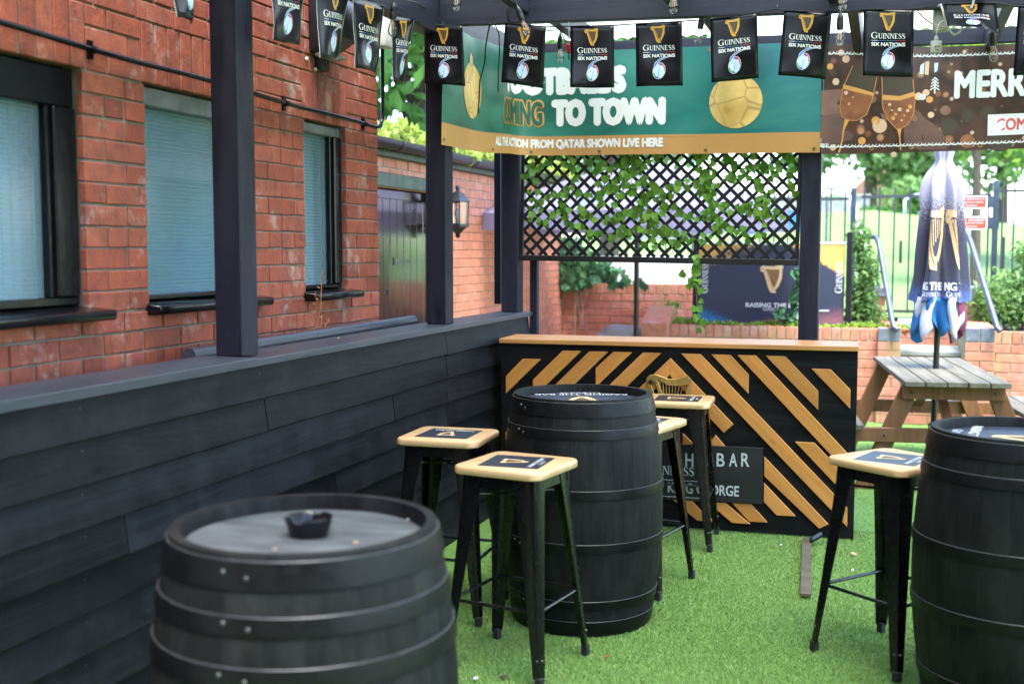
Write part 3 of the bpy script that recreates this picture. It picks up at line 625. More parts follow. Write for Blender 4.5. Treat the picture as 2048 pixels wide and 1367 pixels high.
# end block of the planter wall
ex0, ex1 = on(1286, 662, 1, YW).x, on(1338, 662, 1, YW).x
t = thing('wall_end_block', 'sloping brick end block of the planter wall beside the boulder', 'block', (ex0, YW - .10, 0))
MB().prism([(-.0, 0), (.42, 0), (.42, gz + .17), (-.0, gz + .02)], lambda u, v, d: Vector((d, u, v)), 0, ex1 - ex0).build('block', 'brick_garden', t, bevel=.006)
# upper side piers of the steps
def step_pier(label, a, b, pyt, y):
    x0, x1, zt = on(a, pyt, 1, y).x, on(b, pyt, 1, y).x, on(a, pyt, 1, y).z
    t = thing('step_pier', label, 'pier', (x0, y, 0)); fn = frame((0, 0, 0), (1, 0, 0), (0, -1, 0)); L = x1 - x0
    global _off; _off = Vector((x0, y, 0)); brickwork(t, fn, (1, 0), fill_rows(L, zt - .09 - 12 * gc, zt - .09, gc, .248, [], []), 'brick_garden', vis=lambda p_: p_[2] > .6, depth=.05); _off = Vector((0, 0, 0))
    MB().box(.004, L - .004, .01, .5, 0, zt - .1).build('mortar_wall', 'mortar_green', t); MB().box(-.02, L + .02, -.025, .52, zt - .09, zt).build('cap', 'brick_blue', t, bevel=.006)
step_pier('brick pier with grey cap left of the steps', 1730, 1772, 574, YW + .9); step_pier('brick pier with grey cap right of the steps', 1922, 1966, 574, YW + .9)
# splayed cheek walls with blue engineering brick corners
for k, (a, b, lab) in enumerate(((1755, 1803, 'brick cheek wall with blue brick corner left of the steps'), (1930, 1992, 'brick cheek wall with blue brick corner right of the steps'))):
    y = YW - .05 if k == 0 else YW - .28; x0, x1 = on(a, 660, 1, y).x, on(b, 660, 1, y).x; zt = on(a, 656, 1, y).z
    t = thing('cheek_wall', lab, 'wall', (x0, y, 0)); fn = frame((0, 0, 0), (1, 0, 0), (0, -1, 0)); L = x1 - x0
    _off = Vector((x0, y, 0)); pcs = fill_rows(L, zt - .12 - 10 * gc, zt - .12, gc, .248, [], []); brickwork(t, fn, (1, 0), pcs, 'brick_garden', vis=lambda p_: p_[2] > .2, depth=.05)
    n_ = 2; brickwork(t, fn, (1, 0), [(i * L / n_ + .005, (i + 1) * L / n_ - .005, zt - .115, zt) for i in range(n_)], 'brick_blue', depth=.05); _off = Vector((0, 0, 0))
    MB().box(.004, L - .004, .01, 1.0, 0, zt - .012).build('mortar_wall', 'mortar_green', t); MB().box(.0, L, .052, 1.0, zt - .011, zt + .004).build('coping', 'brick_garden', t, bevel=.004)
sx0, sx1 = on(1803, 690, 1, YW + .2).x - .02, on(1935, 690, 1, YW + .2).x + .03
st = thing('brick_steps', 'brick steps with grey slab treads between the cheek walls', 'steps', (sx0, YW, 0))
SL = sx1 - sx0; zt_ = on(1870, 702, 1, YW + .25).z; zu = on(1870, 645, 1, YW + .95).z
lev = [(-.05, zt_ * .34), (.10, zt_ * .67), (.25, zt_), (.95, zu)]
for i, (dy, z) in enumerate(lev):
    zb = 0 if i == 0 else lev[i - 1][1]; e = lev[i + 1][0] if i < 3 else 1.7
    sl = MB().box(-.01, SL + .01, dy - .025, e + .02, z - .045, z).build('tread', 'slab', st, bevel=.006)
    fn = frame((0, dy, 0), (1, 0, 0), (0, -1, 0)); pcs = fill_rows(SL, max(zb - .02, 0), z - .047, min(gc, z - .047 - max(zb - .02, 0)), .248, [], [])
    _off = Vector((sx0, YW, 0)); brickwork(st, fn, (1, 0), pcs, 'brick_garden', depth=.04); _off = Vector((0, 0, 0))
    MB().box(.003, SL - .003, dy + .010, e, 0, z - .046).build('mortar_core', 'mortar_green', st)
# planter soil
for k, (a, b, y0, y1) in enumerate(((gx0 + .05, gx1 - .02, YW + .24, YB), (gx2 + .1, gx2 + 3.6, YW + .24, YB + .6))):
    MB().grid(24, 8, lambda u, v: (a + u * (b - a), y0 + v * (y1 - y0), gz - .06 + .05 * noise.noise(Vector((u * 9, v * 4, k))) + .04 * v)).build('planter_soil', 'soil', smooth='all'); struct(C.objects[-1])
# ================================================================== FENCE AND PERGOLA
fe = thing('timber_fence', 'low black painted fence of overlapping boards with a capping ledge', 'fence', (-2.20, 0, 0))
EXP = .1265; joints = [[5.58], [3.74, 5.58], [4.9, 5.58], [2.9, 5.58], [4.3], [3.3, 5.58], [4.9], [3.6, 5.3], [2.8, 4.6]]
for i in range(9):
    zt = 1.150 - i * EXP; cuts = [1.0] + joints[i] + [7.05]
    for a, b in zip(cuts[:-1], cuts[1:]):
        a += .0015; b -= .0015; n = max(4, int((b - a) / .22)); q = MB(); sd_ = random.uniform(0, 50); dz = random.uniform(-.002, .002)
        prof = [(-.030, .030), (-.022, .030), (-.002, -EXP + .004), (-.0035, -EXP - .001), (-.024, -EXP)]
        if i == 0: prof[0] = (-.030, 0); prof[1] = (-.022, 0)
        for j in range(n + 1):
            y = a + (b - a) * j / n; wv = .0035 * noise.noise(Vector((y * 1.3, sd_, 0))); wo = .003 * noise.noise(Vector((y * .9, sd_, 3)))
            for k_, (u, v) in enumerate(prof): q.v.append((u + wo, y, zt + v + dz + (wv if k_ >= 2 else 0)))
        m_ = len(prof)
        for j in range(n):
            for k_ in range(m_): q.f.append((j * m_ + k_, j * m_ + (k_ + 1) % m_, (j + 1) * m_ + (k_ + 1) % m_, (j + 1) * m_ + k_)); q.m.append(0)
        q.f += [tuple(range(m_)), tuple(range(n * m_, n * m_ + m_))[::-1]]; q.m += [0, 0]
        q.build('board', 'black_board', fe)
MB().box(-.05, -.034, 1.0, 7.05, .02, 1.148).build('backing', 'black_board', fe)
for y in (1.6, 3.72, 5.76, 7.0): MB().box(-.165, -.051, y - .05, y + .05, 0, 1.148).build('fence_post', 'black_board', fe)
MB().box(-.036, -.008, 1.0, 7.05, 0.0, .03).build('gravel_board', 'black_board', fe)
nl = MB().lathe([(0, .0012), (.0028, .001), (.0036, 0)], 8).mesh('nail_head', 'black_paint')
for i in range(9):
    for y in (1.62, 2.70, 3.70, 4.78, 5.55, 5.62, 6.55):
        for dz in (-.030, -.095): link('nail_head', nl, fe, (-.0125 - dz * -.15 + .0035, y + random.uniform(-.015, .015), 1.150 - i * EXP + dz), (0, R(82), 0))
def capb(y0, y1, x0, x1, z0, z1, seed, rough):
    n = 24; q = MB(); rs = random.Random(seed)
    for j in range(n + 1):
        y = y0 + (y1 - y0) * j / n; e = rough * noise.noise(Vector((y * 6, seed, 0)))
        for u, v in ((x0, z0), (x1 + e, z0 + abs(e) * .8), (x1 + e * .4, z1 - .003), (x1 - .003 + e * .4, z1), (x0, z1)): q.v.append((u, y, v))
    for j in range(n):
        for k_ in range(5): q.f.append((j * 5 + k_, j * 5 + (k_ + 1) % 5, (j + 1) * 5 + (k_ + 1) % 5, (j + 1) * 5 + k_)); q.m.append(0)
    q.f += [tuple(range(5)), tuple(range(n * 5, n * 5 + 5))[::-1]]; q.m += [0, 0]
    return q.build('cap_board', 'cap_paint', fe)
capb(1.0, 3.66, -.235, .004, 1.1505, 1.182, 3, .006); capb(3.664, 7.10, -.235, .000, 1.1505, 1.176, 8, .0015)
tag(MB().tube([on(378, 712, 0, -2.50), on(826, 641, 0, -2.50)], .030, 14).build('drain_pipe', 'cap_paint', None, smooth=True), 'grey painted pipe lying behind the fence ledge', 'pipe')

PG = thing('pergola', 'navy painted timber pergola with clear roof sheets over the seating', 'pergola', (0, 0, 0))
PW = .057
def post(x, y, z0, z1, w=PW, m='navy_timber'):
    q = MB().box(-w, w, -w, w, 0, z1 - z0).build('post', m, PG, bevel=.004); q.location = (x, y, z0); return q
PX = -2.32
p1 = post(PX, 3.725, 1.183, 2.72); p2 = post(PX, 5.765, 1.177, 2.735); p3 = post(PX, 7.02, 1.177, 2.77); p4 = post(-.45, 7.03, 0, 2.77)
post(2.35, 7.03, 0, 2.70); post(2.35, 3.7, 0, 2.66); post(2.35, 5.7, 0, 2.66)
MB().box(-.16, -.115, .10, .16, 1.22 - 1.177, 1.55).build('batten', 'navy_timber', p3, bevel=.003)
MB().box(.10, .15, .06, .11, -1.177, .36).build('batten', 'navy_timber', p3, bevel=.003)
for z, dx in ((1.10, .03), (.62, -.02), (.30, .02), (.09, .035)): MB().lathe([(0, .001), (.0035, .001), (.004, 0)], 8).build('screw', 'black_paint', p3); s_ = p3.children[-1]; s_.location = (dx, -PW - .0005, z); s_.rotation_euler = (R(90), 0, 0)
bl = MB().box(-.045, .045, -4.2, 3.32, 0, .20).build('beam', 'navy_beam_y', PG, bevel=.004); bl.location = (PX, 3.75, 2.705)
def slope_beam(name, x0, z0, x1, z1, y0, y1, h, m):
    q = MB().add([(x0, y0, z0), (x1, y0, z1), (x1, y1, z1), (x0, y1, z0), (x0, y0, z0 + h), (x1, y0, z1 + h), (x1, y1, z1 + h), (x0, y1, z0 + h)], [(0, 1, 2, 3), (4, 7, 6, 5), (0, 4, 5, 1), (1, 5, 6, 2), (2, 6, 7, 3), (3, 7, 4, 0)]); return q.build(name, m, PG, bevel=.003)
slope_beam('beam', -2.27, 2.748, 2.5, 2.61, 5.65, 5.705, .22, 'navy_beam_x')
slope_beam('beam', -2.28, 2.79, 2.5, 2.69, 6.99, 7.035, .085, 'navy_beam_x')
slope_beam('beam', -2.26, 2.690, 2.5, 2.600, 7.05, 7.09, .085, 'navy_beam_x')
slope_beam('beam', -2.27, 2.735, 2.5, 2.61, 1.6, 1.655, .20, 'navy_beam_x')
zb = lambda x: 2.748 - (x + 2.27) * .0289
for x in (-1.80, -1.03, -.28, .36, 1.1, 1.8):
    z = zb(x) + .045
    MB().box(x - .024, x + .024, 1.66, 5.648, z, z + .15).build('rafter', 'navy_beam_y', PG, bevel=.003)
for x in (-1.72, -.92, -.2, .5, 1.1, 1.8):
    q = MB().box(-.026, .026, 5.707, 6.988, 0, .125); q.v = [(a, b, c + zb(x) + .045 - (b - 5.7) * .02) for a, b, c in q.v]
    o = q.build('rafter', 'navy_beam_y', PG, bevel=.003); o.location.x = x
m_, t_, p_ = nodes('roof_sheet'); p_.inputs['Base Color'].default_value = (.80, .82, .74, 1); p_.inputs['Roughness'].default_value = .3
v_ = coords(t_, 'World', (1, 1, 1)); dn = noisef(t_, v_, 5, 6, .65); cl_ = ramp(t_, dn, [(.35, (.66, .68, .62)), (.7, (.50, .53, .40))])
tl = N(t_, 'BsdfTranslucent'); tp = N(t_, 'BsdfTransparent'); tp.inputs[0].default_value = (.9, .92, .86, 1); a_ = N(t_, 'MixShader', i_0=.34); b_ = N(t_, 'MixShader', i_0=.12)
t_.links.new(cl_, tl.inputs[0]); t_.links.new(tl.outputs[0], a_.inputs[1]); t_.links.new(tp.outputs[0], a_.inputs[2]); t_.links.new(a_.outputs[0], b_.inputs[1]); t_.links.new(p_.outputs[0], b_.inputs[2]); t_.links.new(b_.outputs[0], t_.nodes['Material Output'].inputs[0])
def sheet(x0, x1, y0, y1, z0, z1):
    n = int((x1 - x0) / .019); MB().grid(n, 3, lambda u, v: (x0 + u * (x1 - x0), y0 + v * (y1 - y0), z0 + (z1 - z0) * v + .008 * math.sin(u * n * math.pi / 2) - .0289 * (x0 + u * (x1 - x0) + 2.27))).build('roof_sheet', 'roof_sheet', PG, smooth='all')
for i in range(6): sheet(-2.42 + i * .83, -2.42 + i * .83 + .86, 5.60, 7.16, 2.985 + .004 * (i % 2), 2.925 + .004 * (i % 2))

for i in range(6): sheet(-2.42 + i * .83, -2.42 + i * .83 + .86, 1.45, 5.66, 2.975 + .004 * (i % 2), 2.985 + .004 * (i % 2))

# lattice screen between the back posts
LT = thing('lattice_screen', 'black diamond lattice screen between the back pergola posts', 'lattice', (-2.26, 7.015, 1.545)); LT.rotation_euler = (0, R(.85), 0)
LW, LH = 1.745, 1.10
MB().box(-.004, LW, -.022, .022, -.036, .0).build('rail', 'black_paint', LT, bevel=.003); MB().box(-.004, LW, -.022, .022, LH, LH + .036).build('rail', 'black_paint', LT, bevel=.003)
MB().box(-.0, .022, -.020, .020, .001, LH - .001).build('stile', 'black_paint', LT, bevel=.002); MB().box(LW - .022, LW, -.020, .020, .001, LH - .001).build('stile', 'black_paint', LT, bevel=.002)
pit = .0875; sw = .0108
for sgn in (1, -1):
    k = -LH
    while k < LW:
        c0 = k
        pts = []
        for z in (0, LH): pts.append((c0 + z if sgn > 0 else c0 + LH - z, z))
        (xa, za), (xb, zb_) = pts
        if xa > xb: xa, za, xb, zb_ = xb, zb_, xa, za
        sl = (zb_ - za) / (xb - xa)
        if xa < .015: za += sl * (.015 - xa); xa = .015
        if xb > LW - .015: zb_ += sl * (LW - .015 - xb); xb = LW - .015
        if xb - xa > .03:
            d = Vector((xb - xa, 0, zb_ - za)); L = d.length; o = MB().box(0, L, -.004, .004, -sw, sw).build('slat', 'black_paint', LT, bevel=.0015)
            o.location = (xa, -.005 * sgn, za); o.rotation_euler = (0, -math.atan2(d.z, d.x), 0)
        k += pit
# artificial ivy
def leaf_mesh(name, m, r=.5):
    out = [(0, -.42), (.16, -.50), (.36, -.42), (.50, -.20), (.36, -.06), (.44, .16), (.22, .14), (.12, .34), (0, .58), (-.12, .34), (-.22, .14), (-.44, .16), (-.36, -.06), (-.50, -.20), (-.36, -.42), (-.16, -.50)]
    q = MB(); n = len(out); q.v = [(x, y, .22 * abs(x) - .12 * y * y) for x, y in out] + [(0, -.05, -.03)]
    q.f = [(i, (i + 1) % n, n) for i in range(n)]; q.m = [0] * n; return q.mesh(name, m, clean=False, smooth='all')
LF = leaf_mesh('leaf', 'leaf_ivy_plastic')
def garland(label, paths, nleaf, size, parent_loc=(0, 0, 0)):
    t = thing('ivy_garland', label, 'garland', parent_loc, 0, None); q = MB()
    rs = random.Random(len(label)); tot = sum(sum((Vector(a) - Vector(b)).length for a, b in zip(p[1:], p[:-1])) for p in paths)
    for p in paths: q.tube(p, .0022, 5)
    q.build('stem', 'stem_green', t); cnt = 0
    for p in paths:
        segs = list(zip(p[:-1], p[1:])); Lp = sum((Vector(b) - Vector(a)).length for a, b in segs); k = max(1, round(nleaf * Lp / tot))
        for i in range(k):
            s_ = (i + rs.random() * .8) / k * Lp
            for a, b in segs:
                l = (Vector(b) - Vector(a)).length
                if s_ <= l: break
                s_ -= l
            c = Vector(a).lerp(Vector(b), min(1, s_ / l)) + Vector((rs.uniform(-.035, .035), rs.uniform(-.035, -.004), rs.uniform(-.035, .02)))
            o = link('leaf', LF, t, c, (R(90) + rs.uniform(-.6, .5), rs.uniform(-.7, .7), rs.uniform(-.6, .6))); kk = size * rs.uniform(.75, 1.25); o.scale = (kk, kk, kk); o.rotation_euler.y += math.pi * (.8 + .4 * rs.random())
            cnt += 1
    return t
rs = random.Random(5); paths = []
for i in range(15):
    x = -2.18 + 1.60 * (i + rs.random() * .6) / 15; z = 2.45; p = []
    dx = rs.uniform(-.05, .05); n = rs.randint(7, 10) if x < -1.75 or rs.random() < .45 else rs.randint(5, 8)
    for j in range(n):
        p.append((x, 6.985 + rs.uniform(-.006, .03), z)); z -= rs.uniform(.08, .125); x += rs.uniform(-.07, .07) + dx
        x = min(-.56, max(-2.22, x))
        if z < 1.55: break
    paths.append(p)
for z, a, b in ((2.12, -2.2, -1.3), (1.93, -2.15, -1.2), (1.80, -2.2, -.6), (1.70, -1.9, -.7), (2.02, -1.5, -.6)):
    n = int((b - a) / .13); paths.append([(a + (b - a) * j / n, 6.985, z + rs.uniform(-.07, .05)) for j in range(n + 1)])
garland('green plastic ivy garland woven through the black lattice', paths[::2], 292, .050)
garland('second green plastic ivy garland trailing across the same black lattice', paths[1::2], 285, .050)
hang = lambda pts: [tuple(on(x, y, 1, 6.97)) for x, y in pts]
garland('thin plastic ivy strand hanging below the lattice beside the windbreak', [hang([(1398, 500), (1400, 540), (1390, 560), (1394, 610), (1398, 640), (1402, 668)]), hang([(1380, 520), (1377, 540), (1376, 558), (1378, 580)])], 22, .052)

# ================================================================== BAR
bp0, bp1 = Vector((-2.145, 6.285, 0)), Vector((-.147, 6.362, 0)); BD = (bp1 - bp0).normalized(); BN = Vector((BD.y, -BD.x, 0)); BA = math.atan2(BD.y, BD.x); BLn = (bp1 - bp0).length
BAR = thing('bar_counter', 'black bar counter with diagonal orange wood slats and a pine top', 'bar', bp0, BA)
bfn = lambda u, v, d=0: Vector((u, -d, v))
def barpx(px, py):       # photo pixel -> (u, v) on the bar front
    d = _FW + _RT * ((px - CX) / F) + _UP * ((CY - py) / F); s_ = (bp0 - CAM).dot(BN) / d.dot(BN); p = CAM + d * s_
    return ((p - bp0).dot(BD), p.z)
MB().box(0, BLn, 0, .022, .012, 1.035).build('front_panel', 'bar_panel', BAR, bevel=.002)
MB().box(.0, .02, .022, .45, .0, 1.03).box(BLn - .02, BLn, .022, .45, .0, 1.03).build('end_panel', 'bar_panel', BAR)
MB().box(-.005, BLn + .004, -.032, .34, 1.036, 1.063).build('counter_top', 'bar_top', BAR, bevel=.003)
MB().box(.02, BLn - .02, .05, .42, .55, .575).build('shelf', 'bar_panel', BAR)
A1 = lambda L: [(1000 + x / 5.12, 660 + y / 5.12) for x, y in L]; A2 = lambda L: [(1320 + x / 5.12, 660 + y / 5.12) for x, y in L]; A3 = lambda L: [(1300 + x / 4.876, 860 + y / 4.876) for x, y in L]
SL_ = [A1([(68, 468), (238, 291), (425, 296), (68, 645)]), A1([(345, 505), (648, 194), (838, 200), (345, 690)]), A1([(430, 695), (920, 200), (1112, 206), (430, 885)]), A1([(985, 385), (1165, 209), (1358, 214), (985, 580)]),
       A1([(700, 970), (1465, 217), (1655, 224), (700, 1160)]), A1([(1180, 830), (1750, 281), (1750, 450), (1180, 1000)]),
       A2([(112, 283), (755, 960), (655, 1045), (112, 470)]), A2([(222, 232), (418, 236), (1420, 1290), (1320, 1380)]) , A2([(528, 243), (722, 248), (912, 455), (908, 648)]), A2([(795, 251), (985, 256), (1905, 1225), (1905, 1420)]),
       A2([(1082, 259), (1283, 264), (1622, 622), (1620, 815)]), A2([(1550, 391), (1748, 398), (1950, 605), (1946, 800)]),
       A3([(1415, 107), (1605, 116), (1925, 455), (1924, 645)]), A3([(1115, 250), (1742, 910), (1648, 992), (1115, 440)]), A3([(1112, 505), (1422, 832), (1235, 822), (1110, 690)]),
       A3([(800, 700), (985, 712), (1148, 892), (965, 882)]), A3([(560, 690), (735, 698), (982, 965), (800, 955)]), A3([(220, 662), (398, 668), (520, 800), (640, 940), (460, 930)]), A3([(1800, 640), (1924, 752), (1918, 935), (1790, 800)]),
       A3([(640, 40), (735, 150), (560, 150)]), A3([(320, 20), (435, 135), (320, 135)]), A1([(66, 1040), (110, 1000), (110, 1180), (66, 1220)]), A1([(60, 1400), (420, 1060), (420, 1230), (60, 1560)])]
# the long fifth slat runs on below the crop
SL_[7] = [(1320 + 222 / 5.12, 660 + 232 / 5.12), (1320 + 418 / 5.12, 660 + 236 / 5.12), (1300 + 1797 / 4.876, 860 + 630 / 4.876), (1300 + 1760 / 4.876, 860 + 780 / 4.876)]
SL_[7][2:] = [(1300 + 1925 / 4.876, 860 + 752 / 4.876), (1300 + 1922 / 4.876, 860 + 935 / 4.876)]; SL_[18] = None
SL_[9] = [(1320 + 795 / 5.12, 660 + 251 / 5.12), (1320 + 985 / 5.12, 660 + 256 / 5.12), (1696, 906), (1695, 944)]
for s_ in SL_:
    if not s_: continue
    pts = [barpx(*p) for p in s_]; pts = [(min(max(u, .03), BLn - .03), min(max(v, .06), 1.0)) for u, v in pts]
    cu_, cv_ = sum(p[0] for p in pts) / len(pts), sum(p[1] for p in pts) / len(pts)
    # local x along the slat so that the grain follows it
    e = max(((pts[i], pts[(i + 1) % len(pts)]) for i in range(len(pts))), key=lambda q: (q[0][0] - q[1][0]) ** 2 + (q[0][1] - q[1][1]) ** 2); a = math.atan2(e[1][1] - e[0][1], e[1][0] - e[0][0])
    ca, sa = math.cos(-a), math.sin(-a); loc = [((u - cu_) * ca - (v - cv_) * sa, (u - cu_) * sa + (v - cv_) * ca) for u, v in pts]
    o = MB().prism(loc, lambda u, v, d: Vector((u, -d, v)), .0, .020).build('slat', 'bar_slat', BAR, bevel=.0025); o.location = (cu_, -.0005, cv_); o.rotation_euler = (0, -a, 0)
# name board
(su0, sv1), (su1, _), (_, sv0) = barpx(1322, 884), barpx(1527, 893), barpx(1524, 1005)
su0 -= .06
SG = tag(thing('bar_sign', 'x', 'sign', bp0, BA), 'black name board with white lettering fixed low on the bar', 'sign')
MB().box(su0, su1, -.030, -.0215, sv0, sv1).build('board', 'sign_black', SG, bevel=.001)
def up_(px, py): return barpx(px, py)
p = Pr()
for ch, px in (('H', 1380), ('B', 1442), ('A', 1467), ('R', 1491)):
    u, v = up_(px - 8, 930); p.text(ch, u, v, .045, .075, bold=.022)
SM = ('lettering', 'print_silver', lambda u, v, d: Vector((u, -.0300 - d, v)), SG, .0008)
p.build(*SM); p = Pr(); u, v = up_(1323, 946); u2, _ = up_(1390, 946); u = u2 - .30; serif(p, 'GUINNESS', u, v, .30, .050)
p.build(*SM); p = Pr(); u, v = up_(1337, 982); u2, _ = up_(1479, 982); p.text('KING GEORGE', u, v, u2 - u, .060, bold=.03)
p.build(*SM); p = Pr(); u, v = up_(1332, 957); u2, _ = up_(1400, 957); p.rect(u - .03, v, u2, v + .003)
p.build('rule_line', *SM[1:]); p = Pr(); u, v = up_(1332, 990); u2, _ = up_(1402, 992); p.rect(u - .03, v, u2, v + .004)
p.build('rule_line', *SM[1:])
# brass harp fixed above it
hb = tag(thing('harp_emblem', 'x', 'emblem', bp0, BA), 'brass harp emblem mounted on the bar front at the slat peak', 'emblem')
HA = lambda L: [barpx(1000 + x / 5.12, 660 + y / 5.12) for x, y in L]
def hp(name, poly, d0=.026, d1=.040): MB().prism(poly, bfn, d0, d1).build(name, 'brass', hb, bevel=.002)
hp('neck', HA([(1508, 500), (1520, 470), (1550, 450), (1600, 445), (1660, 462), (1730, 490), (1810, 492), (1880, 475), (1930, 457), (1972, 505), (1960, 545), (1880, 560), (1800, 565), (1720, 555), (1660, 515), (1600, 490), (1585, 530), (1560, 548), (1525, 545)]))
hp('soundbox', HA([(1520, 548), (1560, 548), (1590, 640), (1640, 760), (1720, 860), (1740, 920), (1690, 920), (1620, 820), (1555, 680)]))
hp('soundbox', HA([(1590, 495), (1620, 498), (1700, 700), (1760, 840), (1730, 850), (1660, 740)]))
hp('pillar', HA([(1935, 545), (1965, 540), (1955, 640), (1900, 780), (1820, 880), (1745, 920), (1735, 880), (1850, 780), (1905, 660)]), .0265, .041)
for i in range(8):
    a, b = HA([(1640 + i * 34, 515 + i * 6), (1668 + i * 24, 700 - i * 8 + i * 16)]); MB().tube([bfn(a[0], a[1], .033), bfn(b[0], b[1], .033)], .0028, 6).build('string', 'brass', hb)
q = MB().lathe([(0, .014), (.010, .013), (.013, .008), (.013, 0)], 12).build('scroll_boss', 'black_paint', hb); a = HA([(1556, 519)])[0]; q.location = bfn(a[0], a[1], .034); q.rotation_euler = (R(90), 0, 0)
# ================================================================== BARRELS
BH = .97
def rad(z): return .345 - .052 * ((z - BH / 2) / (BH / 2)) ** 2
NS = 24
zz = [i * BH / 14 for i in range(15)]; prof = [(rad(z), z) for z in zz] + [(rad(BH) - .022, BH), (rad(BH) - .034, BH - .06), (rad(BH / 2) - .03, BH / 2), (rad(0) - .03, 0)]
hw = 2 * math.pi / NS / 2 * .9965
stv = MB().lathe(prof, 4, -hw, hw, close=True).mesh('stave', 'stave', smooth=True)
HOOPS = [(.903, .960), (.815, .853), (.575, .612), (.358, .395), (.117, .155), (.010, .067)]
HOOPS2 = [(.903, .960), (.815, .853), (.712, .754), (.216, .258), (.117, .155), (.010, .067)]
hoops = []; hoops2 = []
for a, b in HOOPS + HOOPS2:
    q = MB(); q.lathe([(rad(a) - .004, a), (rad(a) + .0045, a), (rad((a + b) / 2) + .005, (a + b) / 2), (rad(b) + .0042, b - .0012)], 72)
    q.lathe([(rad(b) + .0042, b - .0012), (rad(b) + .0030, b), (rad(b) - .004, b)], 72, mi=1); (hoops if len(hoops) < 6 else hoops2).append(q.mesh('hoop', ['hoop', 'hoop_edge'], smooth=True))
rv = MB().lathe([(0, .0038), (.0034, .0034), (.0055, .0015), (.006, -.002)], 10).mesh('rivet', 'rivet', smooth='all')
def barrel(label, loc, rz, head, rivet_ang, HS=HOOPS, hms=hoops, dr_=.10):
    t = thing('barrel', label, 'barrel', loc, rz)
    for i in range(NS): link('stave', stv, t, None, (0, 0, 2 * math.pi * i / NS))
    MB().lathe([(0, BH - .034), (.14, BH - .034), (rad(BH) - .030, BH - .034), (rad(BH) - .030, BH - .06), (0, BH - .06)], 48).build('head', head, t)
    MB().lathe([(0, .03), (rad(0) - .028, .03), (rad(0) - .028, .05), (0, .05)], 32).build('head', 'stave', t)
    for k, hm in enumerate(hms):
        h = link('hoop', hm, t); a, b = HS[k]; zc_ = (a + b) / 2
        for da, dz in ((0, .004), (dr_, -.005)):
            an = rivet_ang + da + (k % 2) * .02 + k * .01; r_ = rad(zc_) + .0045; o = link('rivet', rv, h, (r_ * math.cos(an), r_ * math.sin(an), zc_ + dz), (0, R(90), an))
    return t
BL1, BL2, BL3 = Vector((-1.228, 4.672, .004)), Vector((-1.223, 2.227, .004)), Vector((.445, 4.17, .004))
va = lambda p: math.atan2(-p.y, -p.x)          # angle at which the barrel faces the camera
b1 = barrel('black oak barrel table with harp printed top in front of the bar', BL1, 0, 'barrel_head_navy', va(BL1) - .98)
b2 = barrel('black oak barrel with weathered grey top holding an ashtray', BL2, .1, 'barrel_head_grey', va(BL2) - .66, HOOPS2, hoops2, .17)
b3 = barrel('black oak barrel with dark printed top beside the diamond turned stool', BL3, .2, 'barrel_head_navy', va(BL3) + 1.9)
for b, rot in ((b1, R(180 + 18)), (b3, R(250))):
    p = Pr(); harp(p, -.10, -.10, .17, lay=0); p.text('RAISING THE BAR', -.205, -.175, .41, .036, 3, 5, .02); serif(p, 'GUINNESS', -.09, -.23, .18, .028, 3, 5)
    c_, s_ = math.cos(rot), math.sin(rot)
    p.build('top_print', ['print_cream', 'print_gold_dark', 'print_brown', 'print_white'], lambda u, v, d: Vector((u * c_ - v * s_, u * s_ + v * c_, BH - .034 + d)), b)
an = va(BL1) - 1.08; bz_ = .45
bg_ = MB().lathe([(0, .012), (.018, .012), (.022, .006), (.022, .0), (.034, .0), (.034, -.01)], 16).build('bung', 'rivet', b1, smooth=True); bg_.location = (rad(bz_) * math.cos(an), rad(bz_) * math.sin(an), bz_); bg_.rotation_euler = (0, R(90), an)
# ashtray with notches and stubs on the grey topped barrel
ac = on(618, 1070, 2, BH - .03); AT = thing('ashtray', 'black plastic ashtray with rim notches on the grey barrel top', 'ashtray', (ac.x, ac.y, BH - .030))
q = MB(); n = 36
pr_ = [(.0, .001), (.042, .001), (.054, .040), (.055, .043), (.051, .044), (.046, .038), (.039, .008), (0, .007)]
q.lathe(pr_, n)
for i in range(n):
    if i % 9 in (0, 1): 
        for j in (3, 4): x, y, z = q.v[i * len(pr_) + j]; q.v[i * len(pr_) + j] = (x * .99, y * .99, z - .006)
        x, y, z = q.v[i * len(pr_) + 2]; q.v[i * len(pr_) + 2] = (x, y, z - .005)
q.build('dish', 'black_gloss', AT, smooth=True)
for k, (a, r_) in enumerate(((.5, .0), (1.9, .4), (3.4, .2))): MB().tube([(.028 * math.cos(a), .028 * math.sin(a), .013), (.028 * math.cos(a) + .022 * math.cos(a + 1.8), .028 * math.sin(a) + .022 * math.sin(a + 1.8), .013 + .004 * k)], .0038, 8).build('cigarette_stub', 'print_tan', AT)
for px, py, s_, dl in ((820, 1038, .006, 'tiny white chip near the rim of the grey barrel top'), (712, 1085, .006, 'tan tobacco crumb right of the ashtray on the grey barrel top'), (550, 1098, .004, 'small brown crumb left of the ashtray on the grey barrel top')):
    c = on(px, py, 2, BH - .029); o = MB().add([(-s_, -s_ * .5, 0), (s_, -s_ * .3, .002), (s_ * .4, s_, .001), (-s_ * .5, s_ * .6, .003)], [(0, 1, 2, 3)]).prism([(-s_, -s_), (s_, -s_ * .6), (s_ * .5, s_)], lambda u, v, d: Vector((u, v, d)), 0, .003).build('ash_flake', 'print_tan' if px != 820 else 'print_white'); o.location = c; tag(o, dl, 'debris')
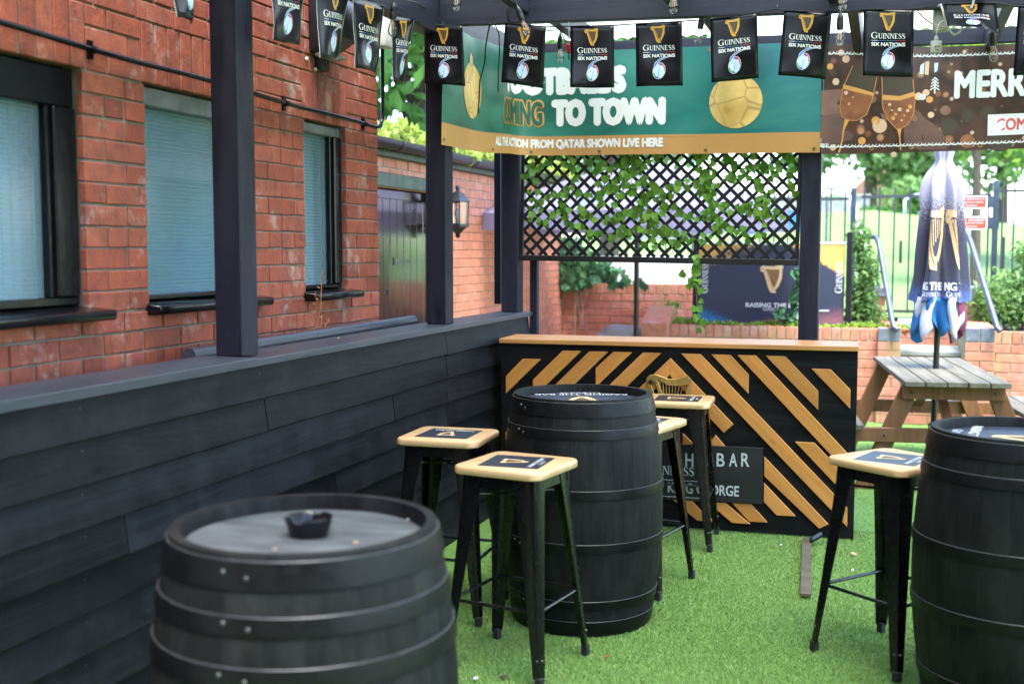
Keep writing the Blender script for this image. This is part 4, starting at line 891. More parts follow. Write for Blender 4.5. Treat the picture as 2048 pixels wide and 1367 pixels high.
# ================================================================== STOOLS
SH = .775
def rsq(h, r, n=5):
    out = []
    for cx2, cy2, a0 in ((h - r, h - r, 0), (-h + r, h - r, 90), (-h + r, -h + r, 180), (h - r, -h + r, 270)): out += arc(cx2, cy2, r, r, a0, a0 + 90, n)
    return out
def make_stool(label, loc, rz, prot):
    t = thing('bar_stool', label, 'stool', loc, rz, 'bar stools with printed wooden seats'); hs = .183
    q = MB(); o1, o2, o3 = rsq(hs, .045), rsq(hs - .006, .042), rsq(hs - .004, .043); n = len(o1)
    rings = [(o3, SH - .030), (o1, SH - .025), (o1, SH - .008), (rsq(hs - .002, .044), SH - .003), (o2, SH)]
    for r_, z in rings: q.v += [(x, y, z) for x, y in r_]
    for k in range(len(rings) - 1):
        for i in range(n): q.f.append((k * n + i, k * n + (i + 1) % n, (k + 1) * n + (i + 1) % n, (k + 1) * n + i)); q.m.append(0)
    q.f += [tuple(range(n))[::-1], tuple(range(4 * n, 5 * n))]; q.m += [0, 0]; se = q.build('seat', 'seat_wood', t, smooth=True)
    pl = .118; c_, s_ = math.cos(prot), math.sin(prot); pf_ = lambda u, v, d: Vector((u * c_ - v * s_, u * s_ + v * c_, SH + d))
    p = Pr(); p.rect(-pl, -pl, pl, pl, 0, 0); harp(p, -.045, -.045, .085, 1, 2, 3, lay=2); p.text('RAISING THE BAR', -.09, -.085, .18, .018, 4, 3, .03); serif(p, 'GUINNESS', -.035, -.106, .07, .012, 4, 3)
    p.build('seat_print', ['seat_plate', 'print_cream', 'print_gold_dark', 'print_brown', 'print_white'], pf_, se, base=.0006)
    zt, ct, cb = SH - .032, .150, .212
    cor = lambda z: ct + (cb - ct) * (zt - z) / zt; wdt = lambda z: .088 + (.030 - .088) * ((zt - z) / zt) ** .8
    for sx in (1, -1):
        for sy in (1, -1):
            q = MB(); zs_ = [zt, .66, .55, .42, .30, .18, .06, .035]
            for z in zs_:
                c = cor(z); w_ = wdt(z); r_ = min(.02, w_ * .4); th = .006
                pr2 = [(-w_, 0), (-r_, 0), (-r_ * .3, -r_ * .3), (0, -r_), (0, -w_), (-th, -w_), (-th, -r_ - .004), (-r_ * .3 - th, -r_ * .3 - th), (-r_ - .004, -th), (-w_, -th)]
                q.v += [(sx * (c + a), sy * (c + b), z) for a, b in pr2]
            m = 10
            for k in range(len(zs_) - 1):
                for i in range(m): q.f.append((k * m + i, k * m + (i + 1) % m, (k + 1) * m + (i + 1) % m, (k + 1) * m + i)); q.m.append(0)
            q.f += [tuple(range(m))]; q.m += [0]
            lg = q.build('leg', 'stool_metal', t, smooth=True)
            c = cor(.02); MB().box(sx * (c - .027) if sx > 0 else -(c + .001), (c + .001) if sx > 0 else -(c - .027), sy * (c - .027) if sy > 0 else -(c + .001), (c + .001) if sy > 0 else -(c - .027), 0, .042).build('foot', 'rubber', lg, bevel=.004)
            r2 = link('rivet', rv, lg, (sx * (cor(.1) + .001), sy * (cor(.1) - .014), .10), (0, R(90) * sx, 0)); r2 = link('rivet', rv, lg, (sx * (cor(.1) - .014), sy * (cor(.1) + .001), .10), (-R(90) * sy, 0, 0))
    for k in range(4):
        q = MB(); mm = 14; hw_ = .145
        for i in range(mm + 1):
            x = -hw_ + 2 * hw_ * i / mm; f_ = max(0, (abs(x) - .055) / (hw_ - .055)); zl = zt - .045 - .12 * f_ ** 2.2
            for z in (zt, zl):
                q.v.append((x, -(cor(z) - .003), z)); q.v.append((x, -(cor(z) - .006), z))
        for i in range(mm):
            a = i * 4; b = a + 4; q.f += [(a, b, b + 2, a + 2), (a + 1, a + 3, b + 3, b + 1), (a + 2, b + 2, b + 3, a + 3), (a, a + 1, b + 1, b)]; q.m += [0] * 4
        o = q.build('apron', 'stool_metal', t, smooth=True); o.rotation_euler = (0, 0, k * math.pi / 2)
        c = cor(.265) - .012; o = MB().tube([(-c, -c, .265), (-c + .03, -c - .0, .268), (c - .03, -c - .0, .268), (c, -c, .265)], .0072, 8).build('foot_rail', 'stool_metal', t, smooth=True); o.rotation_euler = (0, 0, k * math.pi / 2)
    MB().tube([(-.14, -.14, .665), (0, 0, .655), (.14, .14, .665)], .005, 6).tube([(-.14, .14, .66), (0, 0, .645), (.14, -.14, .66)], .005, 6).build('cross_brace', 'stool_metal', t, smooth=True)
    return t
make_stool('black metal stool with pale wood seat between barrel and fence', (-1.80, 4.57, .006), R(2), R(180))
make_stool('black metal stool with wooden seat overlapping the front of the middle barrel', (-1.315, 4.035, .006), R(-10), R(100))
make_stool('black metal stool tucked behind the right side of the middle barrel', (-1.10, 5.21, .006), R(-13), R(95))
make_stool('black metal stool standing against the bar below the brass harp', (-1.06, 6.055, .006), R(3), R(90))
make_stool('black metal stool turned diamond wise beside the right hand barrel', (.035, 4.555, .006), R(-39), R(110))
# ================================================================== BUNTING
FWd, FHt = .213, .300
def six_logo(p, cx, cy, k, lay=0):   # rugby ball drawn as a six; k = height scale, mats: 0 white 1 pale 2 blue 3 red 4 green
    rot = R(-14); el = lambda rx, ry, ox=0, oy=0, n=22, a0=0, a1=360: [(ox + rx * math.cos(R(a0 + (a1 - a0) * i / n)), oy + ry * math.sin(R(a0 + (a1 - a0) * i / n))) for i in range(n + (0 if a1 - a0 == 360 else 1))]
    kw = dict(at=(cx, cy), k=k, rot=rot)
    p.poly(el(.36, .52), 0, lay, **kw); p.poly(el(.335, .495), 2, lay + 1, **kw)
    p.poly(el(.20, .40, -.12, -.02), 1, lay + 2, **kw); p.poly(el(.19, .40, .125, -.03), 1, lay + 2, **kw)
    top = el(.335, .495, n=12, a0=8, a1=100) + el(.20, .36, .06, .02, 10, 95, 10); p.poly(top, 3, lay + 3, **kw)
    p.poly(el(.335, .495, n=8, a0=205, a1=262) + el(.22, .36, -.02, -.04, 8, 258, 208), 4, lay + 3, **kw)
    p.shape(*ribbon([(.0, .2), (.0, -.05), (.03, -.3), (.03, -.47)], [.015, .03, .03, .01]), mi=2, lay=lay + 4, **kw)
    tl = [(-.30, .22), (-.26, .42), (-.12, .66), (.10, .84), (.36, .98), (.50, 1.03)]
    p.shape(*ribbon(tl, [.15, .15, .13, .10, .07, .04]), mi=0, lay=lay + 4, **kw); p.shape(*ribbon(tl[:-1], [.09, .09, .075, .05, .025]), mi=2, lay=lay + 5, **kw)
def flag_print(p, k):
  if k == 0:
    harp(p, -.038, .205, .068, 0, 1, 2, lay=0)
  elif k == 1: serif(p, 'GUINNESS', -.073, .170, .146, .0235, 3, 0)
  elif k == 2:
    p.rect(-.072, .1605, -.045, .1625, 3, 0); p.rect(-.045, .1605, -.005, .1625, 4, 0); p.rect(-.005, .1605, .015, .1625, 7, 0); p.rect(.015, .1605, .035, .1625, 4, 0); p.rect(.035, .1605, .073, .1625, 6, 0)
  elif k == 3:
    p.text('SIX NATIONS', -.072, .136, .145, .0175, 3, 0, .075)
  else:
    q = Pr(); six_logo(q, .0, .072, .078, 0)
    for vs, fs, mi, lay in q.items: p.items.append((vs, fs, {0: 3, 1: 5, 2: 4, 3: 6, 4: 7}[mi], lay))
  return p
FM = ['print_gold', 'print_gold_dark', 'print_brown', 'print_white', 'print_blue', 'print_pale', 'print_red', 'print_green']
def flag(label, top_l, top_r, curve, sway, curl=0.0, ln=FHt, fold=None):
    """one sheet hanging between two points of the line; curve = bow along the width, sway = swing of the foot"""
    a, b = Vector(top_l), Vector(top_r); d = (b - a); L = d.length; dx = d.normalized(); nrm = Vector((dx.y, -dx.x, 0)).normalized(); mid = (a + b) / 2
    t = thing('bunting_flag', label, 'flag', mid, 0, 'black printed bunting flags'); sd2 = len(label) * 1.37 + top_l[0] * 9
    def fn(u, v, o=0):            # u -w/2..w/2, v 0 (foot)..ln (top)
        s_ = (ln - v) / ln; k = u / FWd * 2
        bow = curve * (1 - k * k) * (.3 + .7 * s_) + sway[1] * s_ + curl * max(0, k) ** 2 * s_ - .012 * s_ * s_ * math.sin(k * 2 + curve * 60) + s_ * (.016 * noise.noise(Vector((u * 9, v * 7, sd2))) + .010 * k * math.sin(sd2) + .012 * k * k * math.cos(sd2 * 2))
        p_ = dx * (u * L / FWd + sway[0] * s_ - (abs(curl) * .35 * max(0, k) ** 2 * s_)) + nrm * (bow + o)
        h = ln - v
        if fold: return fold(u, v, o, p_, nrm, dx)
        return p_ + Vector((0, 0, -h))
    q = MB().grid(12, 14, lambda i, j: fn((i - .5) * FWd, j * ln, 0)); sh = q.build('sheet', 'vinyl_black', t, smooth='all', clean=False)
    md = sh.modifiers.new('th', 'SOLIDIFY'); md.thickness = .0006; md.offset = -1
    for k_, nm_ in enumerate(('harp_print', 'lettering', 'colour_line', 'lettering', 'ball_print')): flag_print(Pr(), k_).build(nm_, FM, fn, t, base=.0009, step=.00022, cu=[-.06 + .02 * i for i in range(7)], cv=[.02 * i for i in range(1, 15)])
    if curl:
        for s_ in (-1, 1): e_ = Pr(); e_.rect(min(s_ * FWd / 2, s_ * (FWd / 2 - .0018)), 0, max(s_ * FWd / 2, s_ * (FWd / 2 - .0018)), ln); e_.build('white_edge', 'print_white', fn, t, base=.0005, cv=[.03 * i for i in range(1, 10)])
    return t
YF = 5.605
def ff(label, xl, yl, xr, yr, **kw): return flag(label, on(xl, yl, 1, YF), on(xr, yr, 1, YF + .01), **kw)
ff('black flag hanging in front of the post where the green banner starts', 848, 50, 925, 52, curve=.004, sway=(-.002, -.02))
ff('black flag with a clear bulb hanging before its gold harp', 1010, 46, 1092, 55, curve=.008, sway=(-.025, -.02))
ff('black flag hanging between the red tagged cord and the third square flag', 1141, 54, 1228, 52, curve=.004, sway=(.002, -.015))
ff('black flag hanging over the last letters of the football banner heading', 1271, 49, 1364, 44, curve=-.004, sway=(.004, -.012), curl=0)
ff('black flag hanging over the upper left edge of the gold ball', 1420, 40, 1514, 27, curve=.004, sway=(.012, -.012))
ff('black flag hanging where the green and brown banners meet', 1568, 22, 1664, 27, curve=.006, sway=(-.022, -.01))
ff('black flag hanging over the tops of the printed champagne glasses', 1727, 20, 1828, 20, curve=.003, sway=(.004, -.012))
ff('black flag edge hanging past the folded flag over the white lettering', 2036, 14, 2138, 8, curve=.003, sway=(-.01, -.012))
def fl_(label, xl, yl, xr, yr, **kw): return flag(label, on(xl, yl, 0, -2.215), on(xr, yr, 0, -2.215), **kw)
fl_('black flag curling against the red brick above the navy post', 322, -158, 398, -136, curve=.01, sway=(.01, .02), curl=-.05, ln=.30)
fl_('curled black flag hanging just right of the tall navy post', 538, -82, 612, -62, curve=.012, sway=(-.03, .01), curl=-.03)
fl_('curled black flag hanging left of the hooded wall light', 634, -34, 700, -18, curve=.014, sway=(-.035, .01), curl=-.035)
fl_('curled black flag hanging right of the hooded wall light', 706, -4, 768, 14, curve=.014, sway=(-.045, .01), curl=-.035)
fl_('narrow turned black flag hanging against the green tree and sky', 782, 32, 828, 40, curve=.014, sway=(-.035, .0), curl=-.05)
def foldfn(u, v, o, p_, nrm, dx):   # foot of the sheet lifted and creased
    h = FHt - v; k = u / FWd * 2; lift = .22 * max(0, h - .09) * (1.0 - .55 * max(0, k)); c = .10 * math.exp(-((k - .1 - h * 1.5) * 3) ** 2) * h
    return p_ + nrm * (h * .62 + o + c) + Vector((0, 0, -h * .62 + lift - .04 * h * (k > .3) * (k - .3)))
ff('black flag folded upwards over the grey wall socket and cable', 1888, 8, 1992, 6, curve=0, sway=(0, 0), fold=foldfn)
# bunting line
bl_ = MB(); pts = [on(x, y, 1, YF) for x, y in ((848, 49), (925, 51), (1010, 46), (1092, 54), (1141, 53), (1228, 51), (1271, 48), (1364, 43), (1420, 39), (1514, 26), (1555, 19), (1568, 21), (1664, 26), (1727, 19), (1828, 19), (1888, 8), (1992, 6), (2036, 13), (2138, 8))]
pts2 = [on(x, y, 0, -2.215) for x, y in ((322, -159), (398, -137), (538, -83), (612, -63), (634, -35), (700, -19), (706, -5), (768, 13), (782, 31), (828, 40))]
bl_.tube(pts2 + pts, .003, 6); tag(bl_.build('bunting_line', 'vinyl_black', None, smooth='all'), 'thin black line carrying the bunting along the beams', 'cord')
o = MB().tube([(0, 0, .012), (0, -.008, .014), (0, -.012, .004), (0, -.006, -.004)], .0022, 6).build('hook', 'steel', None); o.location = on(1555, 17, 1, 5.645); tag(o, 'small bright steel hook holding the bunting line on the beam', 'hook')

# ================================================================== BANNERS
def uvmat(name): return nodes(name)
m_, t_, p_ = nodes('banner_green'); v_ = coords(t_, 'UV', (1, 1, 1)); sx = N(t_, 'SeparateXYZ'); t_.links.new(v_, sx.inputs[0])
n1 = noisef(t_, coords(t_, 'UV', (1.6, 3.4, 1)), 2.2, 3, .5, .6)
g1 = ramp(t_, sx.outputs[0], [(0, (.014, .10, .062)), (.45, (.012, .105, .072)), (.75, (.008, .155, .135)), (1, (.005, .095, .14))]); cc = mixc(t_, ramp(t_, n1, [(.40, (0, 0, 0)), (.68, (.75, .75, .75))]), g1, (.05, .26, .20)); cc = mixc(t_, ramp(t_, n1, [(.28, (.7, .7, .7)), (.42, (0, 0, 0))]), cc, (.006, .07, .052))
t_.links.new(cc, p_.inputs['Base Color']); p_.inputs['Roughness'].default_value = .33
m_, t_, p_ = nodes('banner_wood'); v_ = coords(t_, 'UV', (9, 22, 1)); wv = N(t_, 'TexWave', wave_type='RINGS', i_Scale=.9, i_Distortion=9.0, i_Detail=2.0); t_.links.new(v_, wv.inputs[0])
wf = N(t_, 'TexVoronoi', i_Scale=.45); t_.links.new(v_, wf.inputs['Vector']); ml = N(t_, 'Math', operation='MULTIPLY'); rr_ = ramp(t_, wf.outputs['Distance'], [(.35, (1, 1, 1)), (.5, (0, 0, 0))]); ln_ = ramp(t_, wv.outputs[0], [(.80, (0, 0, 0)), (.9, (1, 1, 1))]); t_.links.new(rr_, ml.inputs[0]); t_.links.new(ln_, ml.inputs[1])
cc = mixc(t_, ml.outputs[0], (.46, .24, .08), (.33, .15, .045)); t_.links.new(cc, p_.inputs['Base Color']); p_.inputs['Roughness'].default_value = .38
m_, t_, p_ = nodes('gold_ball'); v_ = coords(t_, 'UV', (1, 1, 1)); vo = N(t_, 'TexVoronoi', i_Scale=15.0, feature='DISTANCE_TO_EDGE'); t_.links.new(v_, vo.inputs['Vector'])
n1 = noisef(t_, v_, 9, 3); cc = ramp(t_, n1, [(.3, (.42, .24, .05)), (.6, (.72, .50, .17))]); cc = mixc(t_, ramp(t_, vo.outputs[0], [(.012, (.6, .6, .6)), (.035, (0, 0, 0))]), cc, (.30, .17, .05)); t_.links.new(cc, p_.inputs['Base Color']); p_.inputs['Roughness'].default_value = .35
def set_uv(me, uvs):
    l = me.uv_layers.new(name='UVMap')
    for lp in me.loops: l.data[lp.index].uv = uvs[lp.vertex_index]
# surface of the football banner: along the side beam, round the corner, along the back
bx_r = on(1640, 300, 1, 6.93).x; yA, xB, yB_, rc = 5.625, -2.252, 6.93, .16; L1 = yB_ - rc - yA; Lc = rc * math.pi / 2; L2 = bx_r - (xB + rc); LB = L1 + Lc + L2; HB = .635
def bfn1(u, v, d=0):
    if u < L1: x, y, nx_, ny_ = xB, yA + u, 1, 0
    elif u < L1 + Lc: a = (u - L1) / rc; x, y = xB + rc - rc * math.cos(a), yB_ - rc + rc * math.sin(a); nx_, ny_ = math.cos(a), -math.sin(a)
    else: x, y, nx_, ny_ = xB + rc + (u - L1 - Lc), yB_, 0, -1
    zb_ = 2.128 + .045 * min(1, u / L1) - .030 * max(0, (u - L1) / (LB - L1)) - .012 * math.sin(min(1, u / L1) * math.pi)
    wob = .010 * math.sin(u * 7 + v * 3) * (1 - abs(2 * v / HB - 1) * .4) + .008 * math.sin(u * 19 + 1) * math.exp(-((u - L1 * .5) / .5) ** 2) * (v / HB)
    return Vector((x + nx_ * (d + wob), y + ny_ * (d + wob), zb_ + v))
BN1 = thing('football_banner', 'green printed football banner wrapped round the pergola corner', 'banner', (0, 0, 0))
def sheetpart(name, m, parent, fn, u0, u1, v0, v1, nu, nv, d=0):
    q = MB().grid(nu, nv, lambda i, j: fn(u0 + i * (u1 - u0), v0 + j * (v1 - v0), d)); me = q.mesh(name, m, smooth='all', clean=False); set_uv(me, [((u0 + (k % (nu + 1)) / nu * (u1 - u0)) / LB, (v0 + (k // (nu + 1)) / nv * (v1 - v0)) / HB * .25) for k in range(len(me.vertices))]); return link(name, me, parent)
BND = .118
sheetpart('printed_sheet', 'banner_green', BN1, bfn1, 0, LB, BND - .003, HB, 90, 10); sheetpart('printed_border', 'banner_wood', BN1, bfn1, 0, LB, 0, BND, 90, 4, .0004)
uX = lambda x: L1 + Lc + (x - (xB + rc)); cuB = [i * .04 for i in range(1, int(LB / .04))]; cvB = [i * .05 for i in range(1, 13)]
uu = lambda px, py: uX(on(px, py, 1, 6.92).x); vv = lambda px, py: on(px, py, 1, 6.92).z - (2.173 - .015)
BK = dict(base=.0022, cu=cuB, cv=cvB); flat('print_deep_green', (.012, .105, .072), .35); LM = ['print_white', 'print_amber', 'print_deep_green']
p = Pr(); c1 = uu(1253, 150); c0 = uu(985, 150); p.text("FOOTBALL'S", c0, vv(1200, 190), c1 - c0, .178, 0, 0, .12); p.build('lettering', LM, bfn1, BN1, **BK); p = Pr()
c0, c1 = uu(1101, 220), uu(1331, 220); p.text('TO TOWN', c0, vv(1200, 254), c1 - c0, .172, 0, 0, .12); p.build('lettering', LM, bfn1, BN1, **BK); p = Pr()
ct = uu(1087, 220); p.text('COMING', ct - .43, vv(1200, 254), .43, .172, 1, 0, .10); p.build('lettering', LM, bfn1, BN1, **BK); p = Pr(); p.text('COMING', ct - .43 + .010, vv(1200, 254) + .010, .41, .152, 2, 12, .045); p.build('letter_infill', LM, bfn1, BN1, **BK); p = Pr()
c1 = uu(1326, 290); p.text('ALL THE ACTION FROM QATAR SHOWN LIVE HERE', c1 - 1.30, .034, 1.30, .066, 0, 0, .075)
p.build('lettering', ['print_white', 'print_amber'], bfn1, BN1, base=.0022, cu=cuB, cv=cvB)
def ball(uc, vc, r, ry=None):
    me = MB().add([tuple(bfn1(uc + r * a / 8 * math.cos(b * math.pi / 16), vc + (ry or r) * a / 8 * math.sin(b * math.pi / 16), .0025)) for a in range(1, 9) for b in range(32)] + [tuple(bfn1(uc, vc, .0025))],
                  [((a) * 32 + b, a * 32 + (b + 1) % 32, (a + 1) * 32 + (b + 1) % 32, (a + 1) * 32 + b) for a in range(7) for b in range(32)] + [((b + 1) % 32, b, 256) for b in range(32)]).mesh('printed_ball', 'gold_ball', smooth='all', clean=False)
    set_uv(me, [((uc + (i // 32 + 1) / 8 * r * math.cos((i % 32) * math.pi / 16)) * .5, (vc + (i // 32 + 1) / 8 * r * math.sin((i % 32) * math.pi / 16)) * .5) if i < 256 else (uc * .5, vc * .5) for i in range(257)]); link('printed_ball', me, BN1)
ball(uu(1471, 200), vv(1471, 200) - .0, .158); uL = on(946, 180, 0, -2.25).y - yA; ball(uL, .335, .155)
p = Pr(); p.poly([(uL - .035, .47), (uL + .035, .47), (uL + .028, .535), (uL - .028, .535)], 0, 0); p.build('ball_cap', 'print_tan', bfn1, BN1, base=.003)
ey = MB().lathe([(.006, .0015), (.011, .002), (.013, 0)], 14).mesh('eyelet', 'brass'); 
for u, v in [(.03, .03), (L1 * .72, .022), (L1 + .18, .022)] + [(uu(px, 300), .022) for px in (1198, 1411, 1628)] + [(uu(1421, 110), HB - .02), (uL + .02, HB - .1)]:
    a, b = bfn1(u, v, .001), bfn1(u, v, .01); o = link('eyelet', ey, BN1, a); o.rotation_euler = (b - a).to_track_quat('Z', 'Y').to_euler()
    bo = MB().lathe([(0, .006), (.006, .005), (.007, -.002)], 8).build('screw_head', 'rivet', BN1); bo.location = a; bo.rotation_euler = o.rotation_euler
# Christmas banner
m_, t_, p_ = nodes('banner_bokeh'); v_ = coords(t_, 'UV', (1, 1, 1)); n1 = noisef(t_, v_, 3.2, 3, .5); cc = ramp(t_, n1, [(.30, (.018, .015, .012)), (.48, (.085, .04, .027)), (.58, (.035, .024, .018)), (.72, (.17, .08, .05))])
for sc_, th, colr, off in ((9.0, .20, (.62, .33, .17), 0), (15.0, .19, (.74, .56, .42), 3.3), (6.0, .17, (.42, .18, .09), 7.1)):
    mp = N(t_, 'VectorMath', operation='ADD', i_1=(off, off * .7, 0)); t_.links.new(v_, mp.inputs[0]); vo = N(t_, 'TexVoronoi', i_Scale=sc_); t_.links.new(mp.outputs[0], vo.inputs['Vector'])
    dk = ramp(t_, vo.outputs['Distance'], [(th * .55, (.75, .75, .75)), (th * 1.1, (0, 0, 0))]); sp = N(t_, 'SeparateColor'); t_.links.new(vo.outputs['Color'], sp.inputs[0]); gt = N(t_, 'Math', operation='GREATER_THAN', i_1=.62); t_.links.new(sp.outputs[0], gt.inputs[0]); ml = N(t_, 'Math', operation='MULTIPLY'); t_.links.new(dk, ml.inputs[0]); t_.links.new(gt.outputs[0], ml.inputs[1]); cc = mixc(t_, ml.outputs[0], cc, colr)
t_.links.new(cc, p_.inputs['Base Color']); p_.inputs['Roughness'].default_value = .30
x2a = bx_r + .012; L2b = 2.35; H2 = .60
def bfn2(u, v, d=0):
    z0 = 2.133 - .004 * math.sin(u * 3) + .002 * u; tp_ = H2 - .035 * (u / 1.2 if u < 1.2 else 1) + .03 * math.exp(-((u - .0) / .35) ** 2)
    return Vector((x2a + u, 6.925 - d + .008 * math.sin(u * 8 + v * 5), z0 + v / H2 * tp_))
BN2 = thing('christmas_banner', 'brown printed banner with champagne glasses and white lettering', 'banner', (0, 0, 0))
q = MB().grid(60, 8, lambda i, j: bfn2(i * L2b, j * H2)); me = q.mesh('printed_sheet', 'banner_bokeh', smooth='all', clean=False); set_uv(me, [((k % 61) / 60 * L2b, (k // 61) / 8 * H2) for k in range(len(me.vertices))]); link('printed_sheet', me, BN2)
U = lambda px, py: (on(px, py, 1, 6.92).x - x2a, on(px, py, 1, 6.92).z - 2.133)
K4 = lambda L: [U(1640 + x / 5.02, 60 + y / 5.02) for x, y in L]
p = Pr()
# two hands and two flutes, flat print
p.poly(K4([(10, 640), (220, 615), (235, 690), (160, 760), (245, 780), (240, 850), (180, 880), (10, 870)]), 1, 0); p.poly(K4([(5, 880), (200, 850), (245, 900), (240, 1000), (330, 1050), (320, 1100), (240, 1120), (60, 1180), (5, 1100)]), 2, 0); p.poly(K4([(520, 680), (545, 660), (570, 690), (560, 720), (520, 745)]), 1, 0)
p.poly(K4([(880, 840), (950, 770), (1060, 880), (1180, 960), (1260, 1070), (1275, 1190), (1000, 1200), (850, 1160), (840, 1000)]), 2, 0); p.poly(K4([(920, 830), (975, 860), (970, 910), (920, 900)]), 1, 1); p.poly(K4([(600, 830), (660, 850), (700, 900), (640, 910)]), 1, 0)
p.poly(K4([(330, 385), (560, 470), (520, 700), (470, 850), (370, 915), (300, 915), (205, 870), (195, 780), (235, 600)]), 4, 2); p.poly(K4([(232, 572), (380, 600), (545, 640), (520, 720), (470, 850), (370, 915), (300, 912), (208, 868), (200, 740)]), 3, 3)
p.poly(K4([(232, 570), (380, 598), (545, 638), (540, 668), (380, 640), (228, 612)]), 5, 4)
p.shape(*ribbon(K4([(330, 385), (235, 590), (198, 780), (215, 880), (300, 915), (370, 915), (470, 850), (525, 700), (572, 480)]), .0035), mi=5, lay=5); p.shape(*ribbon(K4([(270, 910), (235, 1010), (225, 1100), (190, 1230)]), [.025, .008, .007, .010]), mi=5, lay=5)
p.poly(K4([(622, 480), (930, 480), (955, 700), (940, 830), (880, 940), (810, 990), (770, 985), (690, 900), (630, 780)]), 4, 2); p.poly(K4([(625, 655), (800, 660), (945, 610), (955, 720), (938, 830), (880, 940), (810, 988), (770, 982), (692, 900), (632, 780)]), 3, 3); p.poly(K4([(625, 650), (800, 655), (945, 605), (948, 650), (800, 700), (628, 700)]), 5, 4)
p.shape(*ribbon(K4([(622, 480), (628, 780), (690, 905), (770, 988), (810, 990), (882, 940), (940, 830), (955, 700), (932, 480)]), .0035), mi=5, lay=5); p.shape(*ribbon(K4([(795, 985), (800, 1060), (810, 1200)]), [.025, .008, .007]), mi=5, lay=5)
for i, (x, y) in enumerate(((720, 800), (760, 840), (800, 790), (845, 850), (880, 800), (735, 880), (820, 900), (290, 755), (260, 650), (330, 690), (700, 745), (905, 760))): p.poly(circle(*K4([(x, y)])[0], .006 + .003 * (i % 3), 8), 5 if i % 2 else 6, 6)
for x, y, r_, c_ in ((210, 268, .022, 6), (260, 325, .026, 6), (100, 405, .022, 5), (158, 548, .024, 6), (1065, 610, .024, 6), (1030, 655, .022, 7), (990, 650, .028, 6), (1100, 680, .024, 5), (1190, 620, .02, 3), (1115, 838, .022, 6), (1690, 820, .055, 4), (1490, 850, .045, 4), (1820, 1100, .085, 4), (1480, 1110, .05, 3), (560, 910, .03, 5), (600, 960, .05, 6), (130, 1180, .022, 6), (420, 1110, .026, 5), (480, 1040, .022, 3), (1260, 790, .035, 1), (740, 1245, .02, 6), (1300, 960, .06, 4)): p.poly(circle(*K4([(x, y)])[0], r_ * .8, 16), c_, 1)
p.poly(K4([(1060, 290), (1100, 285), (1090, 430), (1050, 420)]), 6, 1); p.poly(K4([(1010, 330), (1050, 300), (1040, 420), (1000, 420)]), 7, 1); p.poly(K4([(1150, 300), (1190, 295), (1180, 380), (1150, 400)]), 7, 1)
p.build('glasses_picture', ['print_tan', 'print_skin', 'print_skin_dark', 'print_wine', 'print_brown', 'print_amber', 'print_bokeh', 'print_pale'], lambda u, v, d: bfn2(u, v, d), BN2, base=.001, step=.0004, cu=[i * .1 for i in range(24)])
BK2 = dict(base=.0042, cu=[i * .1 for i in range(24)]); LM2 = ['print_white', 'print_rose']
p = Pr(); a = U(1908, 193); b = U(1908, 135); wd = .36; p.text('MERRY', a[0], a[1], .46, b[1] - a[1], 0, 0, .06); p.build('lettering', LM2, bfn2, BN2, **BK2); p = Pr()
a, b = U(1975, 270), U(1975, 226); p.rect(a[0], a[1], a[0] + .62, b[1], 0, 0); a, b = U(1992, 260), U(1992, 234); p.text('COME', a[0], a[1], .19, b[1] - a[1], 1, 2, .05); p.build('red_word_panel', LM2, bfn2, BN2, **BK2); p = Pr()
cx2, cy2 = U(1870, 165); p.rect(cx2 - .004, cy2 - .05, cx2 + .004, cy2 + .03)
for i in range(4): p.shape(*ribbon([(cx2 - .025 + .003 * i, cy2 - .03 + .018 * i), (cx2, cy2 - .012 + .018 * i), (cx2 + .025 - .003 * i, cy2 - .03 + .018 * i)], .007), lay=1)
p.build('fir_symbol', LM2, bfn2, BN2, **BK2); p = Pr(); a = U(1643, 291); p.text('IBLY', a[0] - .008, a[1] - .012, .045, .022, 0, 0, .05); p.build('lettering', LM2, bfn2, BN2, **BK2); p = Pr(); p.text('K', a[0] - .008, a[1] + .014, .010, .022, 0, 0, .0); p.build('lettering', LM2, bfn2, BN2, **BK2)
for v0_, amp in ((.037, .0), (H2 - .055, .0)):
    i = 0; u = .0; p = Pr()
    while u < L2b - .03: p.shape(*ribbon([(u, v0_ + .006 * (i % 2)), (u + .02, v0_ + .004 - .006 * (i % 2))], .006), lay=1); p.shape(*ribbon([(u + .004, v0_ - .004), (u + .016, v0_ + .014)], .004), lay=2); u += .019; i += 1
    stuff(p.build('printed_tinsel', LM2, bfn2, BN2, **BK2))
for px in (1743, 1823, 1960): c = U(px, 302); o = link('eyelet', ey, BN2, bfn2(c[0], .028, .002), (R(90), 0, 0))

